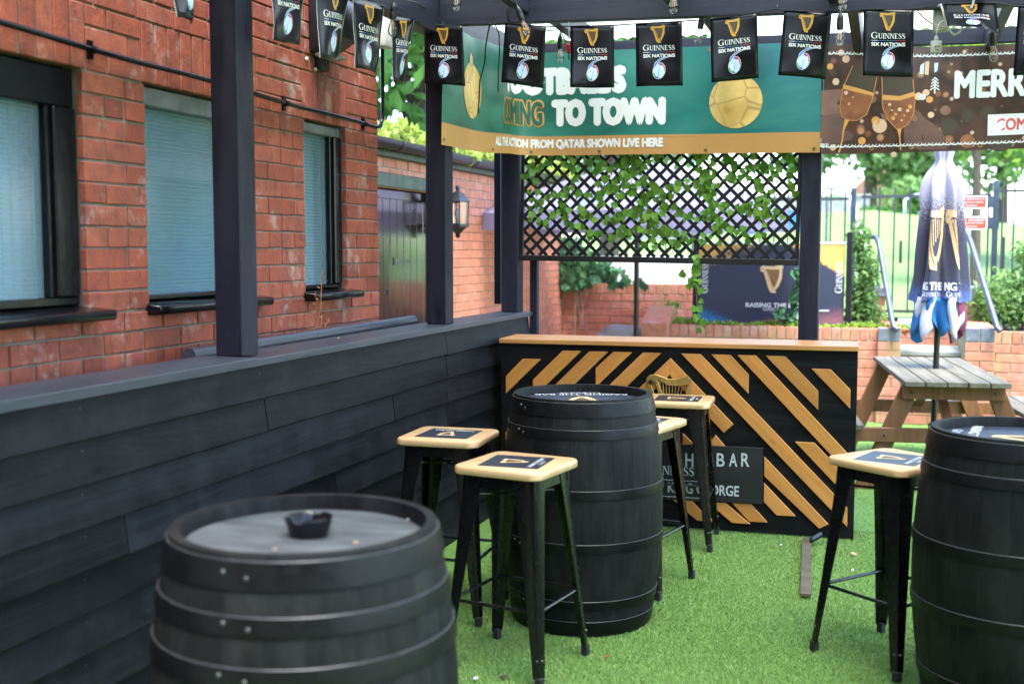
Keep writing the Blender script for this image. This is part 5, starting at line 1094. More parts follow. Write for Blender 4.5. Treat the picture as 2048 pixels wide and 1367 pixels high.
# ================================================================== FESTOON BULBS AND CABLES
SK = MB().lathe([(0, .082), (.006, .082), (.008, .070), (.013, .064), (.0155, .045), (.0145, .043), (.0165, .030), (.0155, .010), (.0135, .0), (0, .0)], 14).mesh('socket', 'black_paint', smooth=True)
GLS = MB().lathe([(.0115, .004), (.012, -.006), (.0165, -.022), (.0215, -.040), (.0225, -.050), (.019, -.064), (.010, -.073), (0, -.075)], 16).mesh('glass', 'clear_glass', smooth='all')
flat('filament', (.75, .30, .04), .4)
FIL = MB().tube([(-.006, 0, -.008), (-.005, 0, -.044)], .0016, 6).tube([(.006, 0, -.010), (.004, 0, -.044)], .0016, 6).tube([(0, .004, 0), (0, .0, -.02)], .002, 6).mesh('filament', 'filament')
def bulb(label, px, py, ax, v, tilt=(0, 0), drop=.05):
    c = on(px, py, ax, v); t = thing('festoon_bulb', label, 'bulb', c, 0, 'clear festoon bulbs'); t.rotation_euler = (tilt[0], tilt[1], .4)
    link('socket', SK, t); link('glass', GLS, t); link('filament', FIL, t); MB().tube([(0, 0, .078), (.002, 0, .078 + drop)], .0032, 6).build('lead', 'cable_black', t); return t
bulb('clear festoon bulb hanging left of the corner post before the tree', 786, 40, 0, -2.17, (0, .05))
bulb('clear festoon bulb hanging high against the front beam by the corner', 913, -8, 1, 5.40)
bulb('tilted clear festoon bulb hanging before the harp of a flag', 1045, 42, 1, 5.42, (-.1, -.35))
bulb('clear festoon bulb hanging behind the beam beside the red tagged cord', 1120, 98, 1, 6.15, (0, 0), .07)
bulb('clear festoon bulb with bright filaments crossing the dark rafter joint', 1347, -6, 1, 5.15)
bulb('tilted clear festoon bulb beside the diagonal dark rafter', 1400, 58, 1, 5.72, (0, .18), .05)
bulb('clear festoon bulb hanging on a long lead between two flags', 1680, 60, 1, 5.45, (0, 0), .16)
bulb('clear festoon bulb hanging high above the long leaded bulb', 1686, -14, 1, 5.2)
bulb('clear festoon bulb hanging against the pale top of the brown banner', 1986, 92, 1, 5.9, (0, -.1), .06)
def cable(label, pts, r, m, cat='cable'): return tag(MB().tube(pts, r, 7).build('cable', m, None, smooth='all'), label, cat)
cable('black festoon cable slung along the side beam to the corner', [on(650, -60, 0, -2.2), on(786, -5, 0, -2.18), on(830, 5, 0, -2.22), on(862, 22, 1, 5.63), on(886, 50, 1, 5.635), on(888, 56, 1, 5.645)], .0032, 'cable_black')
cable('long black cable looping down in front of the green banner', [on(980, 48, 1, 5.6), on(975, 70, 1, 5.75), on(971, 95, 1, 5.85), on(970, 120, 1, 5.9), on(966, 140, 1, 5.9), on(960, 160, 1, 5.9), on(958, 200, 1, 5.9), on(956, 228, 1, 5.9)], .0042, 'cable_black')
cable('thin black cable hanging beside the printed banner ball', [on(990, 48, 1, 5.6), on(998, 68, 1, 5.75), on(999, 100, 1, 5.85), on(997, 140, 1, 5.9), on(996, 185, 1, 5.9)], .0034, 'cable_black')
cable('black cable sagging under the front beam between the bulbs', [on(1017, 0, 1, 5.62), on(1014, 30, 1, 5.63), on(1018, 44, 1, 5.64), on(1060, 50, 1, 5.9), on(1098, 62, 1, 6.1), on(1120, 58, 1, 6.15), on(1135, 95, 1, 6.15), on(1139, 120, 1, 6.15)], .0034, 'cable_black')
cable('pale cord with a red tag hanging from the front beam', [on(1137, 42, 1, 5.66), on(1138, 70, 1, 5.7), on(1136, 98, 1, 5.72)], .0022, 'cable_white', 'cord')
o = MB(); rs = random.Random(3)
for k in range(9): o.tube([(rs.uniform(-.014, .014), rs.uniform(-.01, .01), rs.uniform(-.03, .02)), (rs.uniform(-.016, .016), rs.uniform(-.01, .01), rs.uniform(-.03, .02)), (rs.uniform(-.014, .014), 0, rs.uniform(-.03, .02))], .005, 6)
o = o.build('cord_tag', 'red_tag', None, smooth='all'); o.location = on(1136, 96, 1, 5.72); tag(o, 'red knotted tag tied at the end of the pale cord', 'tag')
sk = thing('socket_box', 'grey weathered socket box under the beam by the folded flag', 'socket', on(1882, 38, 1, 5.72)); MB().box(-.035, .035, -.02, .02, -.06, .06).build('case', 'grey_plastic', sk, bevel=.006); MB().lathe([(0, .012), (.014, .010), (.016, 0)], 12).build('knob', 'brass', sk); sk.children[-1].location = (.012, -.02, .02); sk.children[-1].rotation_euler = (R(90), 0, 0)
pl_ = thing('plug', 'grey three pin plug dangling on a short lead over the brown banner', 'plug', on(1872, 92, 1, 5.6))
MB().box(-.024, .024, -.014, .014, -.032, .022).prism([(-.011, .02), (.011, .02), (.007, .045), (-.007, .045)], lambda u, v, d: Vector((u, d, v)), -.008, .008).build('body', 'grey_plastic', pl_, bevel=.006, seg=2, smooth=True)
for x, z in ((-.002, -.004), (.012, -.004), (.004, -.017)): MB().box(x - .004, x + .004, -.032, -.013, z - .002, z + .002).build('pin', 'brass', pl_)
MB().tube([(0, 0, .044), (.002, 0, .07), (.012, .01, .1), (.03, .03, .115), (.05, .05, .11)], .0042, 8).build('lead', 'grey_plastic', pl_, smooth='all')
cable('white cable looping below the front beam beside the folded flag', [on(x, y, 1, 5.58 - .0 * i) for i, (x, y) in enumerate(((1876, 14), (1881, 9), (1885, 20), (1889, 36), (1895, 52), (1903, 66), (1908, 70), (1917, 66), (1925, 55), (1931, 40), (1939, 24), (1946, 8), (1949, -8)))], .0046, 'cable_white')
cable('brown cable swagged behind the socket box', [on(x, y, 1, 5.66) for x, y in ((1836, 24), (1850, 38), (1868, 50), (1888, 56), (1894, 50))], .004, 'dry_root')
# ================================================================== PICNIC TABLE AND FOLDED PARASOL
tc = on(1866, 737, 2, .74); TB = thing('picnic_table', 'weathered wooden picnic table with attached benches below the folded parasol', 'table', (.325, 8.56, 0), R(7))
TLn, TH = 1.78, .742
def plank(name, x0, x1, z0, z1, y0, y1, m, par=TB, rag=.012):
    n = 5; o = MB().box(x0, x1, y0 + random.uniform(0, rag), y1 - random.uniform(0, rag), z0, z1).build(name, m, par, bevel=.004); return o
pwid = .122
for i in range(5): x = -2.5 * (pwid + .008) + i * (pwid + .008) + .004; plank('top_plank', x, x + pwid, TH - .034, TH, -TLn / 2, TLn / 2, 'table_top_wood')
for s_ in (-1, 1):
    for k in (0, 1): x = s_ * (.565 + k * .133); plank('bench_plank', min(x, x + s_ * .125), max(x, x + s_ * .125), .42, .454, -TLn / 2, TLn / 2, 'table_top_wood')
for e in (-1, 1):
    y = e * (TLn / 2 - .16); y2 = y + .045 * e
    MB().box(-.315, .315, y - .022, y + .022, TH - .13, TH - .035).build('top_bearer', 'table_leg_wood', TB, bevel=.004)
    MB().box(-.82, .82, y - .022, y + .022, .325, .419).build('seat_bearer', 'table_leg_wood', TB, bevel=.004)
    for s_ in (-1, 1):
        MB().prism([(s_ * .19, TH - .036), (s_ * .31, TH - .036), (s_ * .60, 0), (s_ * .48, 0)], lambda u, v, d: Vector((u, y - e * .047 + d, v)), -.022, .022).build('leg', 'table_leg_wood', TB, bevel=.004)
        for (bx_, bz_2) in ((s_ * .255, TH - .085), (s_ * .42, .372)):
            o = link('bolt', rv, TB, (bx_, y - .0225, bz_2), (R(90), 0, 0)); o.scale = (1.6, 1.6, 1.6)
    MB().prism([(-.03, .0), (.03, 0), (.03, .03), (-.03, .03)], lambda u, v, d: Vector((u, y * (1 - d) * .98, .37 + (TH - .41) * d + v)), 0.03, .95).build('brace', 'table_leg_wood', TB)
PC = Vector((.325, 8.56, 0))
ub = thing('parasol_base', 'round dark parasol base under the picnic table', 'base', PC + Vector((.0, -.02, 0))); MB().lathe([(0, .075), (.03, .075), (.05, .06), (.22, .045), (.25, .03), (.25, .0)], 32).build('disc', 'stone_grey', ub, smooth=True); MB().lathe([(.034, .06), (.034, .35), (.026, .35)], 16).build('tube', 'black_paint', ub, smooth=True)
FP = thing('folded_parasol', 'folded navy parasol with gold harps tied above the picnic table', 'parasol', PC + Vector((0, -.02, .08))); FP.rotation_euler = (R(-.6), R(.6), 0)
MB().tube([(0, 0, .0), (0, 0, 2.75)], .021, 12).build('pole', 'black_paint', FP, smooth=True)
m_, t_, p_ = nodes('parasol_cloth'); v_ = coords(t_, 'Object', (1, 1, 1)); sx = N(t_, 'SeparateXYZ'); t_.links.new(v_, sx.inputs[0])
sn = noisef(t_, coords(t_, 'Object', (1, 1, 1)), 95, 2, .6); ad = N(t_, 'Math', operation='MULTIPLY_ADD', i_1=.55, i_2=-.275); t_.links.new(sn, ad.inputs[0]); sm = N(t_, 'Math', operation='ADD'); t_.links.new(sx.outputs[2], sm.inputs[0]); t_.links.new(ad.outputs[0], sm.inputs[1])
mr = N(t_, 'MapRange', i_1=1.13, i_2=2.33); t_.links.new(sm.outputs[0], mr.inputs[0])
cc = ramp(t_, mr.outputs[0], [(0, (.06, .12, .40)), (.10, (.026, .027, .055)), (.40, (.028, .028, .058)), (.50, (.08, .07, .10)), (.60, (.34, .32, .40)), (1, (.40, .38, .46))])
n2 = noisef(t_, coords(t_, 'Object'), 5, 3); low = ramp(t_, sx.outputs[2], [(.95, (.8, .8, .8)), (1.10, (0, 0, 0))]) if False else None
t_.links.new(cc, p_.inputs['Base Color']); p_.inputs['Roughness'].default_value = .75; p_.inputs['Sheen Weight'].default_value = .15
prof = [(z + .255, r_ * .74) for z, r_ in [(.98, .215), (1.04, .208), (1.15, .195), (1.30, .180), (1.48, .160), (1.62, .150), (1.72, .156), (1.80, .150), (1.87, .120), (1.92, .080), (1.955, .062), (2.0, .078), (2.08, .092), (2.25, .085), (2.5, .05), (2.66, .02)]]
def prad(z):
    for (a, ra), (b, rb) in zip(prof[:-1], prof[1:]):
        if a <= z <= b: return ra + (rb - ra) * (z - a) / (b - a)
    return prof[-1][1] if z > 2 else prof[0][1]
def pfn(th, z, d=0):
    r_ = prad(z); fl_a = .30 * min(1, r_ / .12); k = 1 + fl_a * math.cos(6 * th + .5 * math.sin(z * 3)) + .09 * math.sin(13 * th + z * 5)
    return Vector(((r_ * k + d) * math.cos(th), (r_ * k + d) * math.sin(th) * .8, z - .09 + .02 * math.sin(3 * th) * (z < 1.26)))
n = 96; zl = [1.235 + i * .028 for i in range(61)]
MB().grid(n, 60, lambda u, v: pfn(u * 2 * math.pi, zl[int(round(v * 60))])).build('canopy', 'parasol_cloth', FP, smooth='all', clean=False)
flat('cloth_white', (.60, .62, .72), .8); flat('cloth_blue', (.02, .16, .42), .8); flat('cloth_wine', (.16, .03, .07), .8)
# turned-up hem: folds of pale lining and blue print hanging under the canopy
def foldp(pts, m, nm='hem_fold'):
    q = MB(); q.add([Vector(p) for p in pts], [tuple(range(len(pts)))]); o = q.build(nm, m, FP); md = o.modifiers.new('t', 'SOLIDIFY'); md.thickness = .004; return o
def hz_(px, py, y): c = on(px, py, 1, PC.y - .02 + y); return Vector((c.x - PC.x, c.y - PC.y + .02, c.z - .08))
NF = 7
for k in range(NF):
    t0 = -math.pi / 2 + (k - NF / 2) * 2 * math.pi / NF; t1 = t0 + 2 * math.pi / NF * 1.25
    def hem(u, v):
        th = t0 + (t1 - t0) * u; b0 = pfn(th, 1.25); sc = 1 - .22 * v + .10 * v * math.sin(u * math.pi) - (.10 if k % 2 else .04)
        ln_ = .19 + .12 * (1 - abs(2 * u - 1 + .3 * math.sin(k * 2))) + .03 * math.sin(k * 1.7)
        return Vector((b0.x * sc + .018 * math.sin(v * 4 + k), b0.y * sc - .012 * math.sin(u * 6 + v * 3), 1.165 - v * ln_))
    o = MB().grid(10, 8, hem).build('hem_fold', ('cloth_white', 'cloth_blue', 'cloth_white', 'cloth_blue', 'cloth_white', 'cloth_wine', 'cloth_blue')[k], FP, smooth='all', clean=False); md = o.modifiers.new('t', 'SOLIDIFY'); md.thickness = .003
p_r = lambda th0, w_: (lambda u, v, d: pfn(th0 + u / .19, v, .003 + d))
for th0, mir in ((-math.pi / 2 + .36 - .7, 1), (-math.pi / 2 + .36 + .30, 1)):
    p = Pr(); harp(p, -.085, 0, .17, 0, 1, 2, lay=0, strings=False)
    for i in range(7): p.shape(*ribbon([(-.040 + i * .014, .17), (-.015 + i * .010, .06 + i * .012)], .004), mi=0, lay=1)
    f0 = p_r(th0, 0); p.build('harp_print', ['print_cream', 'print_gold_dark', 'parasol_cloth', 'print_white'], lambda u, v, d: f0(u, 1.44 + v * 2.1, d), FP, base=.002, step=.0006, cu=[-.08 + .02 * i for i in range(9)], cv=[.02 * i for i in range(1, 11)])
    p = Pr()
    p.text('NG THE', -.085, 1.305, .17, .058, 3, 0, .05); p.build('lettering', ['print_cream', 'print_gold_dark', 'parasol_cloth', 'print_white'], p_r(th0, 0), FP, base=.002, step=.0006, cu=[-.08 + .02 * i for i in range(9)]); p = Pr(); serif(p, 'GUINNESS', -.075, 1.262, .15, .030, 3, 0)
    p.build('lettering', ['print_cream', 'print_gold_dark', 'parasol_cloth', 'print_white'], p_r(th0, 0), FP, base=.002, step=.0006, cu=[-.08 + .02 * i for i in range(9)], cv=[1.16 + .04 * i for i in range(11)])
# ================================================================== OPEN PARASOL BEHIND THE LATTICE
pc = on(1272, 676, 1, 10.6); OP = thing('open_parasol', 'open navy parasol behind the ivy lattice', 'parasol', (pc.x, 10.6, 0))
MB().tube([(0, 0, 0), (0, 0, 2.42)], .024, 12).build('pole', 'black_paint', OP, smooth=True)
m_, t_, p_ = nodes('parasol_open_cloth'); v_ = coords(t_, 'Object'); nn = noisef(t_, v_, 2.1, 3); cc = ramp(t_, nn, [(.20, (.26, .16, .25)), (.36, (.30, .28, .40)), (.60, (.36, .33, .46)), (.78, (.14, .25, .48))]); sp_ = noisef(t_, v_, 60, 3); cc = mixc(t_, ramp(t_, sp_, [(.55, (0, 0, 0)), (.62, (.5, .5, .5))]), cc, (.42, .38, .50)); t_.links.new(cc, p_.inputs['Base Color']); p_.inputs['Roughness'].default_value = .75
tl = N(t_, 'BsdfTranslucent'); t_.links.new(cc, tl.inputs[0]); ms = N(t_, 'MixShader', i_0=.6); t_.links.new(p_.outputs[0], ms.inputs[1]); t_.links.new(tl.outputs[0], ms.inputs[2]); t_.links.new(ms.outputs[0], t_.nodes['Material Output'].inputs[0])
ez = on(1300, 447, 1, 10.6).z; RC = 1.56
for i in range(8):
    a, b = 2 * math.pi * (i + .5) / 8, 2 * math.pi * (i + 1.5) / 8; n = 8; q = MB()
    def cv_(u, v): r_ = RC * v; th = a + (b - a) * u; sag = 1 - .045 * math.sin(u * math.pi) * v; return Vector((r_ * sag * math.cos(th), r_ * sag * math.sin(th), 2.42 + (ez + .10 - 2.42) * (v ** 1.12) - .02 * math.sin(u * math.pi) * v))
    q.grid(6, 8, lambda u, v: cv_(u, max(v, .001))); q.build('canopy_panel', 'parasol_open_cloth', OP, smooth='all', clean=False)
    MB().grid(6, 2, lambda u, v: cv_(u, 1) + Vector((0, 0, -.16 * v - .015 * math.sin(u * 12) * v))).build('valance', 'cloth_wine' if i == 3 else 'cloth_blue' if i == 7 else 'parasol_open_cloth', OP, smooth='all', clean=False)
    MB().tube([(0, 0, 2.38), cv_(0, 1) - Vector((0, 0, .02))], .008, 6).build('rib', 'black_paint', OP)
MB().lathe([(0, .08), (.05, .075), (.24, .05), (.26, 0)], 24).build('base', 'stone_grey', OP, smooth=True)
# ================================================================== WINDBREAK
wx0, wx1 = on(1396, 560, 1, YN).x, on(1689, 560, 1, YN).x; wz0, wz1 = on(1500, 645, 1, YN).z, on(1500, 489, 1, YN).z; WWd, WHt = wx1 - wx0, wz1 - wz0
WB = thing('windbreak', 'navy cafe windbreak with gold harp and white lettering behind the bar', 'windbreak', (wx0, YN, 0))
m_, t_, p_ = nodes('wind_navy'); v_ = coords(t_, 'Object'); sx = N(t_, 'SeparateXYZ'); t_.links.new(v_, sx.inputs[0]); n1 = noisef(t_, v_, 60, 3, .6)
def lin(t, s1, k1, s2, k2, c):
    a = N(t, 'Math', operation='MULTIPLY', i_1=k1); t.links.new(s1, a.inputs[0]); b = N(t, 'Math', operation='MULTIPLY_ADD', i_1=k2, i_2=c); t.links.new(s2, b.inputs[0]); d = N(t, 'Math', operation='ADD'); t.links.new(a.outputs[0], d.inputs[0]); t.links.new(b.outputs[0], d.inputs[1]); return d.outputs[0]
def addn(t, s1, s2, k): a = N(t, 'Math', operation='MULTIPLY_ADD', i_1=k, i_2=-k / 2); t.links.new(s2, a.inputs[0]); d = N(t, 'Math', operation='ADD'); t.links.new(s1, d.inputs[0]); t.links.new(a.outputs[0], d.inputs[1]); return d.outputs[0]
base_c = (.030, .034, .062, 1)
gA = addn(t_, lin(t_, sx.outputs[0], -.55, sx.outputs[2], 1.6, -(wz0 + WHt * .74) * 1.6), n1, .9); cc = mixc(t_, ramp(t_, gA, [(.0, (0, 0, 0)), (.06, (1, 1, 1))]), base_c[:3], (.62, .36, .09))
gB = addn(t_, lin(t_, sx.outputs[0], .9, sx.outputs[2], 1.5, -.9 * WWd * .80 - (wz0 + WHt * .80) * 1.5), n1, .15); cc = mixc(t_, ramp(t_, gB, [(.0, (0, 0, 0)), (.05, (1, 1, 1))]), cc, (.66, .40, .10))
gC = addn(t_, lin(t_, sx.outputs[0], -1.0, sx.outputs[2], -2.2, .15 + (wz0 + .12) * 2.2), n1, .5); cc = mixc(t_, ramp(t_, gC, [(.0, (0, 0, 0)), (.35, (1, 1, 1))]), cc, (.03, .25, .50))
gD = addn(t_, lin(t_, sx.outputs[0], .55, sx.outputs[2], -3.2, -.55 * WWd * .85 + (wz0 + .14) * 3.2), n1, .7); cc = mixc(t_, ramp(t_, gD, [(.0, (0, 0, 0)), (.4, (.7, .7, .7))]), cc, (.34, .12, .14))
t_.links.new(cc, p_.inputs['Base Color']); p_.inputs['Roughness'].default_value = .5
def wfn(u, v, d=0): return Vector((u, -d + .012 * math.sin(u * 5) * math.sin(v / WHt * 3.1), wz0 + v))
q = MB().grid(30, 10, lambda u, v: wfn(u * WWd, v * WHt)); o = q.build('printed_sheet', 'wind_navy', WB, smooth='all', clean=False)
Wp = lambda px, py: (on(px, py, 1, YN - .01).x - wx0, on(px, py, 1, YN - .01).z - wz0)
WM = ['print_cream', 'print_tan', 'print_gold_dark', 'print_white']; WK = dict(base=.003, step=.0005, cu=[.05 * i for i in range(1, 28)], cv=[.06 * i for i in range(1, 12)])
p = Pr(); c = Wp(1519, 586); c2 = Wp(1566, 586); harp(p, c[0], c[1], c2[0] - c[0], 0, 1, 2); p.build('harp_print', ['print_cream', 'print_tan', 'print_gold_dark', 'print_white'], wfn, WB, base=.003, step=.0005, cu=[.05 * i for i in range(1, 28)], cv=[.06 * i for i in range(1, 12)]); p = Pr(); c, c2 = Wp(1491, 614), Wp(1592, 614); p.text('RAISING THE BAR', c[0], c[1], c2[0] - c[0] + .05, .045, 3, 0, .05); p.build('lettering', WM, wfn, WB, **WK); p = Pr(); c, c2 = Wp(1526, 621), Wp(1556, 621); serif(p, 'GUINNESS', c[0], c[1], c2[0] - c[0], .028, 3, 0)
p.build('lettering', ['print_cream', 'print_tan', 'print_gold_dark', 'print_white'], wfn, WB, base=.003, step=.0005, cu=[.05 * i for i in range(1, 28)], cv=[.06 * i for i in range(1, 12)]); p = Pr(); c = Wp(1415, 586); serif(p, 'GUINNESS', c[0], c[1], .30, .055, 3, 0, R(90)); p.build('side_lettering', ['print_cream', 'print_tan', 'print_gold_dark', 'print_white'], wfn, WB, base=.003, step=.0005, cu=[.05 * i for i in range(1, 28)], cv=[.06 * i for i in range(1, 12)]); p = Pr(); c = Wp(1684, 586); serif(p, 'GUINNESS', c[0], c[1], .30, .055, 3, 0, R(90))
p.build('side_lettering', WM, wfn, WB, **WK); p = Pr(); c = Wp(1632, 622); p.rect(c[0], c[1], c[0] + .12, c[1] + .012, 3); p.build('small_print', ['print_cream', 'print_tan', 'print_gold_dark', 'print_white'], wfn, WB, base=.003, step=.0005, cu=[.05 * i for i in range(1, 28)], cv=[.06 * i for i in range(1, 12)])
for k, px in enumerate((1392, 1698)):
    x = on(px, 560, 1, YN).x - wx0; MB().box(x - .028, x + .028, -.028, .028, gz - .1, wz1 + (.12 if k else .10)).build('post', 'black_paint', WB, bevel=.005)
MB().tube([(-.03, 0, wz1 + .012), (WWd + .05, 0, wz1 + .012)], .009, 8).build('top_rail', 'print_white', WB, smooth=True); MB().tube([(-.03, 0, wz0 - .006), (WWd + .05, 0, wz0 - .006)], .008, 8).build('bottom_rail', 'black_paint', WB, smooth=True)
# ================================================================== RAILINGS, SIGNS AND HANDRAILS
def railing(label, x0, x1, zt, zr, zb_, step, y=YR, flats=True):
    t = thing('railings', label, 'railings', (x0, y, 0)); n = int((x1 - x0) / step)
    MB().box(0, x1 - x0, -.006, .006, zr - .016, zr + .016).build('top_rail', 'railing_paint', t); MB().box(0, x1 - x0, -.006, .006, zb_ - .016, zb_ + .016).build('bottom_rail', 'railing_paint', t)
    for i in range(n + 1): MB().tube([(i * step + .03, -.0, zb_ - .10), (i * step + .03, 0, zt)], .0105, 6).build('bar', 'railing_paint', t)
    return t
zt1, zr1, zb1 = on(1660, 378, 1, YR).z, on(1660, 398, 1, YR).z, on(1800, 622, 1, YR).z
rx = lambda px: on(px, 450, 1, YR).x
railing('dark iron railings left of the gate post behind the ivy lattice', rx(1050), rx(1698), zt1, zr1, zb1, .155)
railing('dark iron railings behind the steps and folded parasol', rx(1722), rx(1982), zt1 + .01, zr1 + .02, zb1, .160)
railing('dark iron railings beyond the red notices', rx(1998), rx(1998) + 3.2, zt1 + .05, zr1 + .06, zb1, .115)
for px, lab, hh in ((1706, 'square iron gate post at the left end of the steps railings', 0), (1990, 'square iron post carrying the two red notices', .05)):
    o = MB().box(-.030, .030, -.03, .03, .7, zt1 + .01 + hh).build('iron_post', 'steel', None, bevel=.004); o.location = (rx(px), YR, 0); tag(o, lab, 'post')
def notice(lab, y0, y1, l1):
    y = YR - .04; a, b = on(1914, y0, 1, y), on(1974, y1, 1, y); t = thing('notice_sign', lab, 'sign', (a.x, y, b.z)); W_, H_ = b.x - a.x, a.z - b.z
    MB().box(0, W_, 0, .004, 0, H_).build('plate', 'print_white', t); p = Pr(); k = .012; p.rect(k, k, W_ - k, H_ - k, 0, 0)
    for i, (s_, wf) in enumerate(((l1, .80), ('beyond this', .74), ('point', .36))): p.text(s_, W_ / 2 - W_ * wf / 2, H_ * (.66 - .26 * i), W_ * wf, H_ * .19, 1, 2, .0)
    p.build('lettering', ['print_orange_red', 'print_white'], lambda u, v, d: Vector((u, -d, v)), t, base=.0015, step=.0006)
    MB().box(W_ + .0, W_ + .12, .004, .010, H_ * .05, H_ * .95).build('perforated_strap', 'steel', t)
notice('red and white notice about glassware on the iron post', 392, 417, 'No glassware'); notice('red and white notice about alcohol on the iron post', 433, 459, 'No alcohol')
def handrail(lab, pts, low):
    t = thing('handrail', lab, 'handrail', (0, 0, 0)); P3 = [on(px, py, 1, y) for px, py, y in pts]; MB().tube(P3, .026, 12).build('rail', 'galvanised', t, smooth=True)
    a = P3[-1]; MB().tube([a + Vector((.0, 0, .03)), Vector((a.x, a.y, .0))], .029, 12).build('standard', 'black_paint', t, smooth=True); MB().lathe([(.0, .05), (.036, .045), (.038, -.04), (.03, -.05)], 14).build('elbow', 'galvanised', t, smooth=True); t.children[-1].location = a
handrail('bent galvanised handrail left of the steps', [(1712, 478, YW + 1.0), (1740, 473, YW + .95), (1752, 474, YW + .9), (1758, 488, YW + .85), (1784, 640, YW - .02), (1788, 655, YW - .08), (1797, 660, YW - .10)], 0)
handrail('bent galvanised handrail right of the steps', [(1905, 478, YW + .7), (1928, 468, YW + .6), (1936, 472, YW + .55), (1942, 486, YW + .5), (1990, 640, YW - .30), (1994, 655, YW - .36), (2001, 662, YW - .38)], 0)
# ================================================================== PLANTS AND TREES
def plant(name, lab, base, cl, n, leaf, m, seed, cat='shrub', stems=6, group=None, asp=1.6):
    t = thing(name, lab, cat, base, 0, group); v, f = leaf_cloud(n, clumps(cl, .2), leaf, seed, asp=asp); link('foliage', mesh_np('foliage', v, f, m), t); q = MB(); rs = random.Random(seed)
    for i in range(stems): c = cl[i % len(cl)]; q.tube([(rs.uniform(-.05, .05), rs.uniform(-.03, .03), -.08), (c[0] * .5, c[1] * .5, c[2] * .5), (c[0], c[1], c[2] + c[5] * .5)], [.008, .006, .003], 5)
    q.build('stem', 'stem_green' if leaf > .04 else 'bark', t); return t
b = on(1722, 660, 1, YN + .15); plant('shrub', 'feathery pale green shrub between windbreak and steps pier', (b.x, YN + .25, gz - .05), [(0, 0, .25, .17, .15, .25), (.03, 0, .55, .15, .13, .25), (-.04, 0, .85, .12, .1, .2), (.06, 0, .12, .2, .15, .15)], 2600, .035, 'leaf_shrub', 21, stems=12)
b = on(2030, 640, 1, YW + .6); plant('shrub', 'rounded light green shrub behind the right planter wall', (b.x, YW + .75, gz - .05), [(0, 0, .3, .38, .3, .32), (.35, 0, .5, .38, .3, .35), (-.22, 0, .22, .2, .2, .2), (.75, .1, .45, .45, .3, .4), (.15, 0, .72, .2, .2, .18)], 7000, .036, 'leaf_shrub', 22, stems=12)
b = on(1580, 640, 1, YN - .25); plant('planter_weed', 'tall broad leaved weed in front of the windbreak', (b.x, YN - .22, gz - .06), [(.0, 0, .12, .16, .08, .07), (.04, 0, .30, .06, .05, .10), (.06, 0, .55, .07, .05, .05), (-.10, 0, .18, .08, .05, .05), (.07, 0, .42, .05, .04, .06)], 120, .085, 'leaf_ivy', 23, 'weed', asp=1.2)
b = on(1340, 650, 1, YN - .1); plant('planter_weed', 'pale leafy weed in the planter before the back brick wall', (b.x, YN, gz - .06), [(.02, 0, .22, .10, .06, .08), (-.08, 0, .12, .10, .06, .05), (.10, 0, .08, .14, .08, .05), (.22, 0, .05, .14, .06, .05)], 90, .06, 'leaf_lime', 24, 'weed', asp=1.2)
wx = [gx0 + .25 + i * .13 for i in range(18)]; v, f = leaf_cloud(2200, clumps([(x, YN - .2 + .08 * math.sin(i * 2), gz - .01, .10, .08, .045 + .02 * math.sin(i)) for i, x in enumerate(wx)], .2), .04, 31); o = stuff(link('planter_greens', mesh_np('planter_greens', v, f, 'leaf_lime'))); tag(o, 'low green weeds covering the planter soil below the windbreak', 'weeds')
v, f = leaf_cloud(500, clumps([(x, YN - .3, gz - .025, .10, .05, .02) for x in wx], .1), .05, 32); o = stuff(link('leaf_litter', mesh_np('leaf_litter', v, f, 'leaf_dry'))); tag(o, 'dead brown leaf litter on the planter soil', 'leaf litter')
# ivy over the back wall with trailing dry roots
IV = thing('wall_ivy', 'dark green ivy spilling over the back brick wall', 'ivy', (bx0, YB, 0)); LFI = leaf_mesh('leaf', 'leaf_ivy'); rs = random.Random(9); q = MB()
for k in range(290):
    u = abs(rs.gauss(0, .40)); u = min(u, 1.15); top = bz + .55 - .42 * u + rs.uniform(-.1, .05); lo = bz - .06 - (.55 * max(0, .22 - u) / .22 * rs.random()); z = lo + (max(top, bz + .05) - lo) * rs.random() ** 1.1
    o = link('leaf', LFI, IV, (u - .02 + rs.uniform(-.05, .05), -.05 - rs.uniform(0, .10), z), (R(90) + rs.uniform(-.7, .4), math.pi + rs.uniform(-.8, .8), rs.uniform(-.7, .7))); kk = rs.uniform(.07, .125); o.scale = (kk, kk, kk)
for k in range(14): x = rs.uniform(.0, .55); z1_ = bz + rs.uniform(-.05, .25); q.tube([(x, -.03, z1_), (x + rs.uniform(-.1, .06), -.06, z1_ - .22), (x + rs.uniform(-.12, .1), -.04, z1_ - rs.uniform(.35, .7))], .006, 5)
q.build('root', 'dry_root', IV); v, f = leaf_cloud(900, clumps([(.25, .06, bz + .25, .28, .05, .24), (.6, .06, bz + .12, .22, .05, .13)], 0), .09, 41); link('inner_foliage', mesh_np('inner_foliage', v, f, 'leaf_ivy'), IV)
# boulder
q = MB(); bo = on(1240, 668, 1, YW + .1); b0 = bmesh.new(); bmesh.ops.create_icosphere(b0, subdivisions=4, radius=1)
for vv_ in b0.verts: p_ = vv_.co; s_ = 1 + .14 * noise.noise(p_ * 1.6) + .05 * noise.noise(p_ * 5); pw = lambda x: math.copysign(abs(x) ** .55, x); vv_.co = Vector((pw(p_.x) * .27 * s_, pw(p_.y) * .2 * s_, pw(p_.z) * .42 * s_))
me = bpy.data.meshes.new('boulder'); b0.to_mesh(me); b0.free(); me.materials.append(M['stone_grey']); me.polygons.foreach_set('use_smooth', [True] * len(me.polygons)); o = link('boulder', me, None, (bo.x, YW + .25, on(1240, 652, 1, YW + .1).z - .42)); tag(o, 'grey squared boulder standing beside the end of the planter wall', 'boulder')
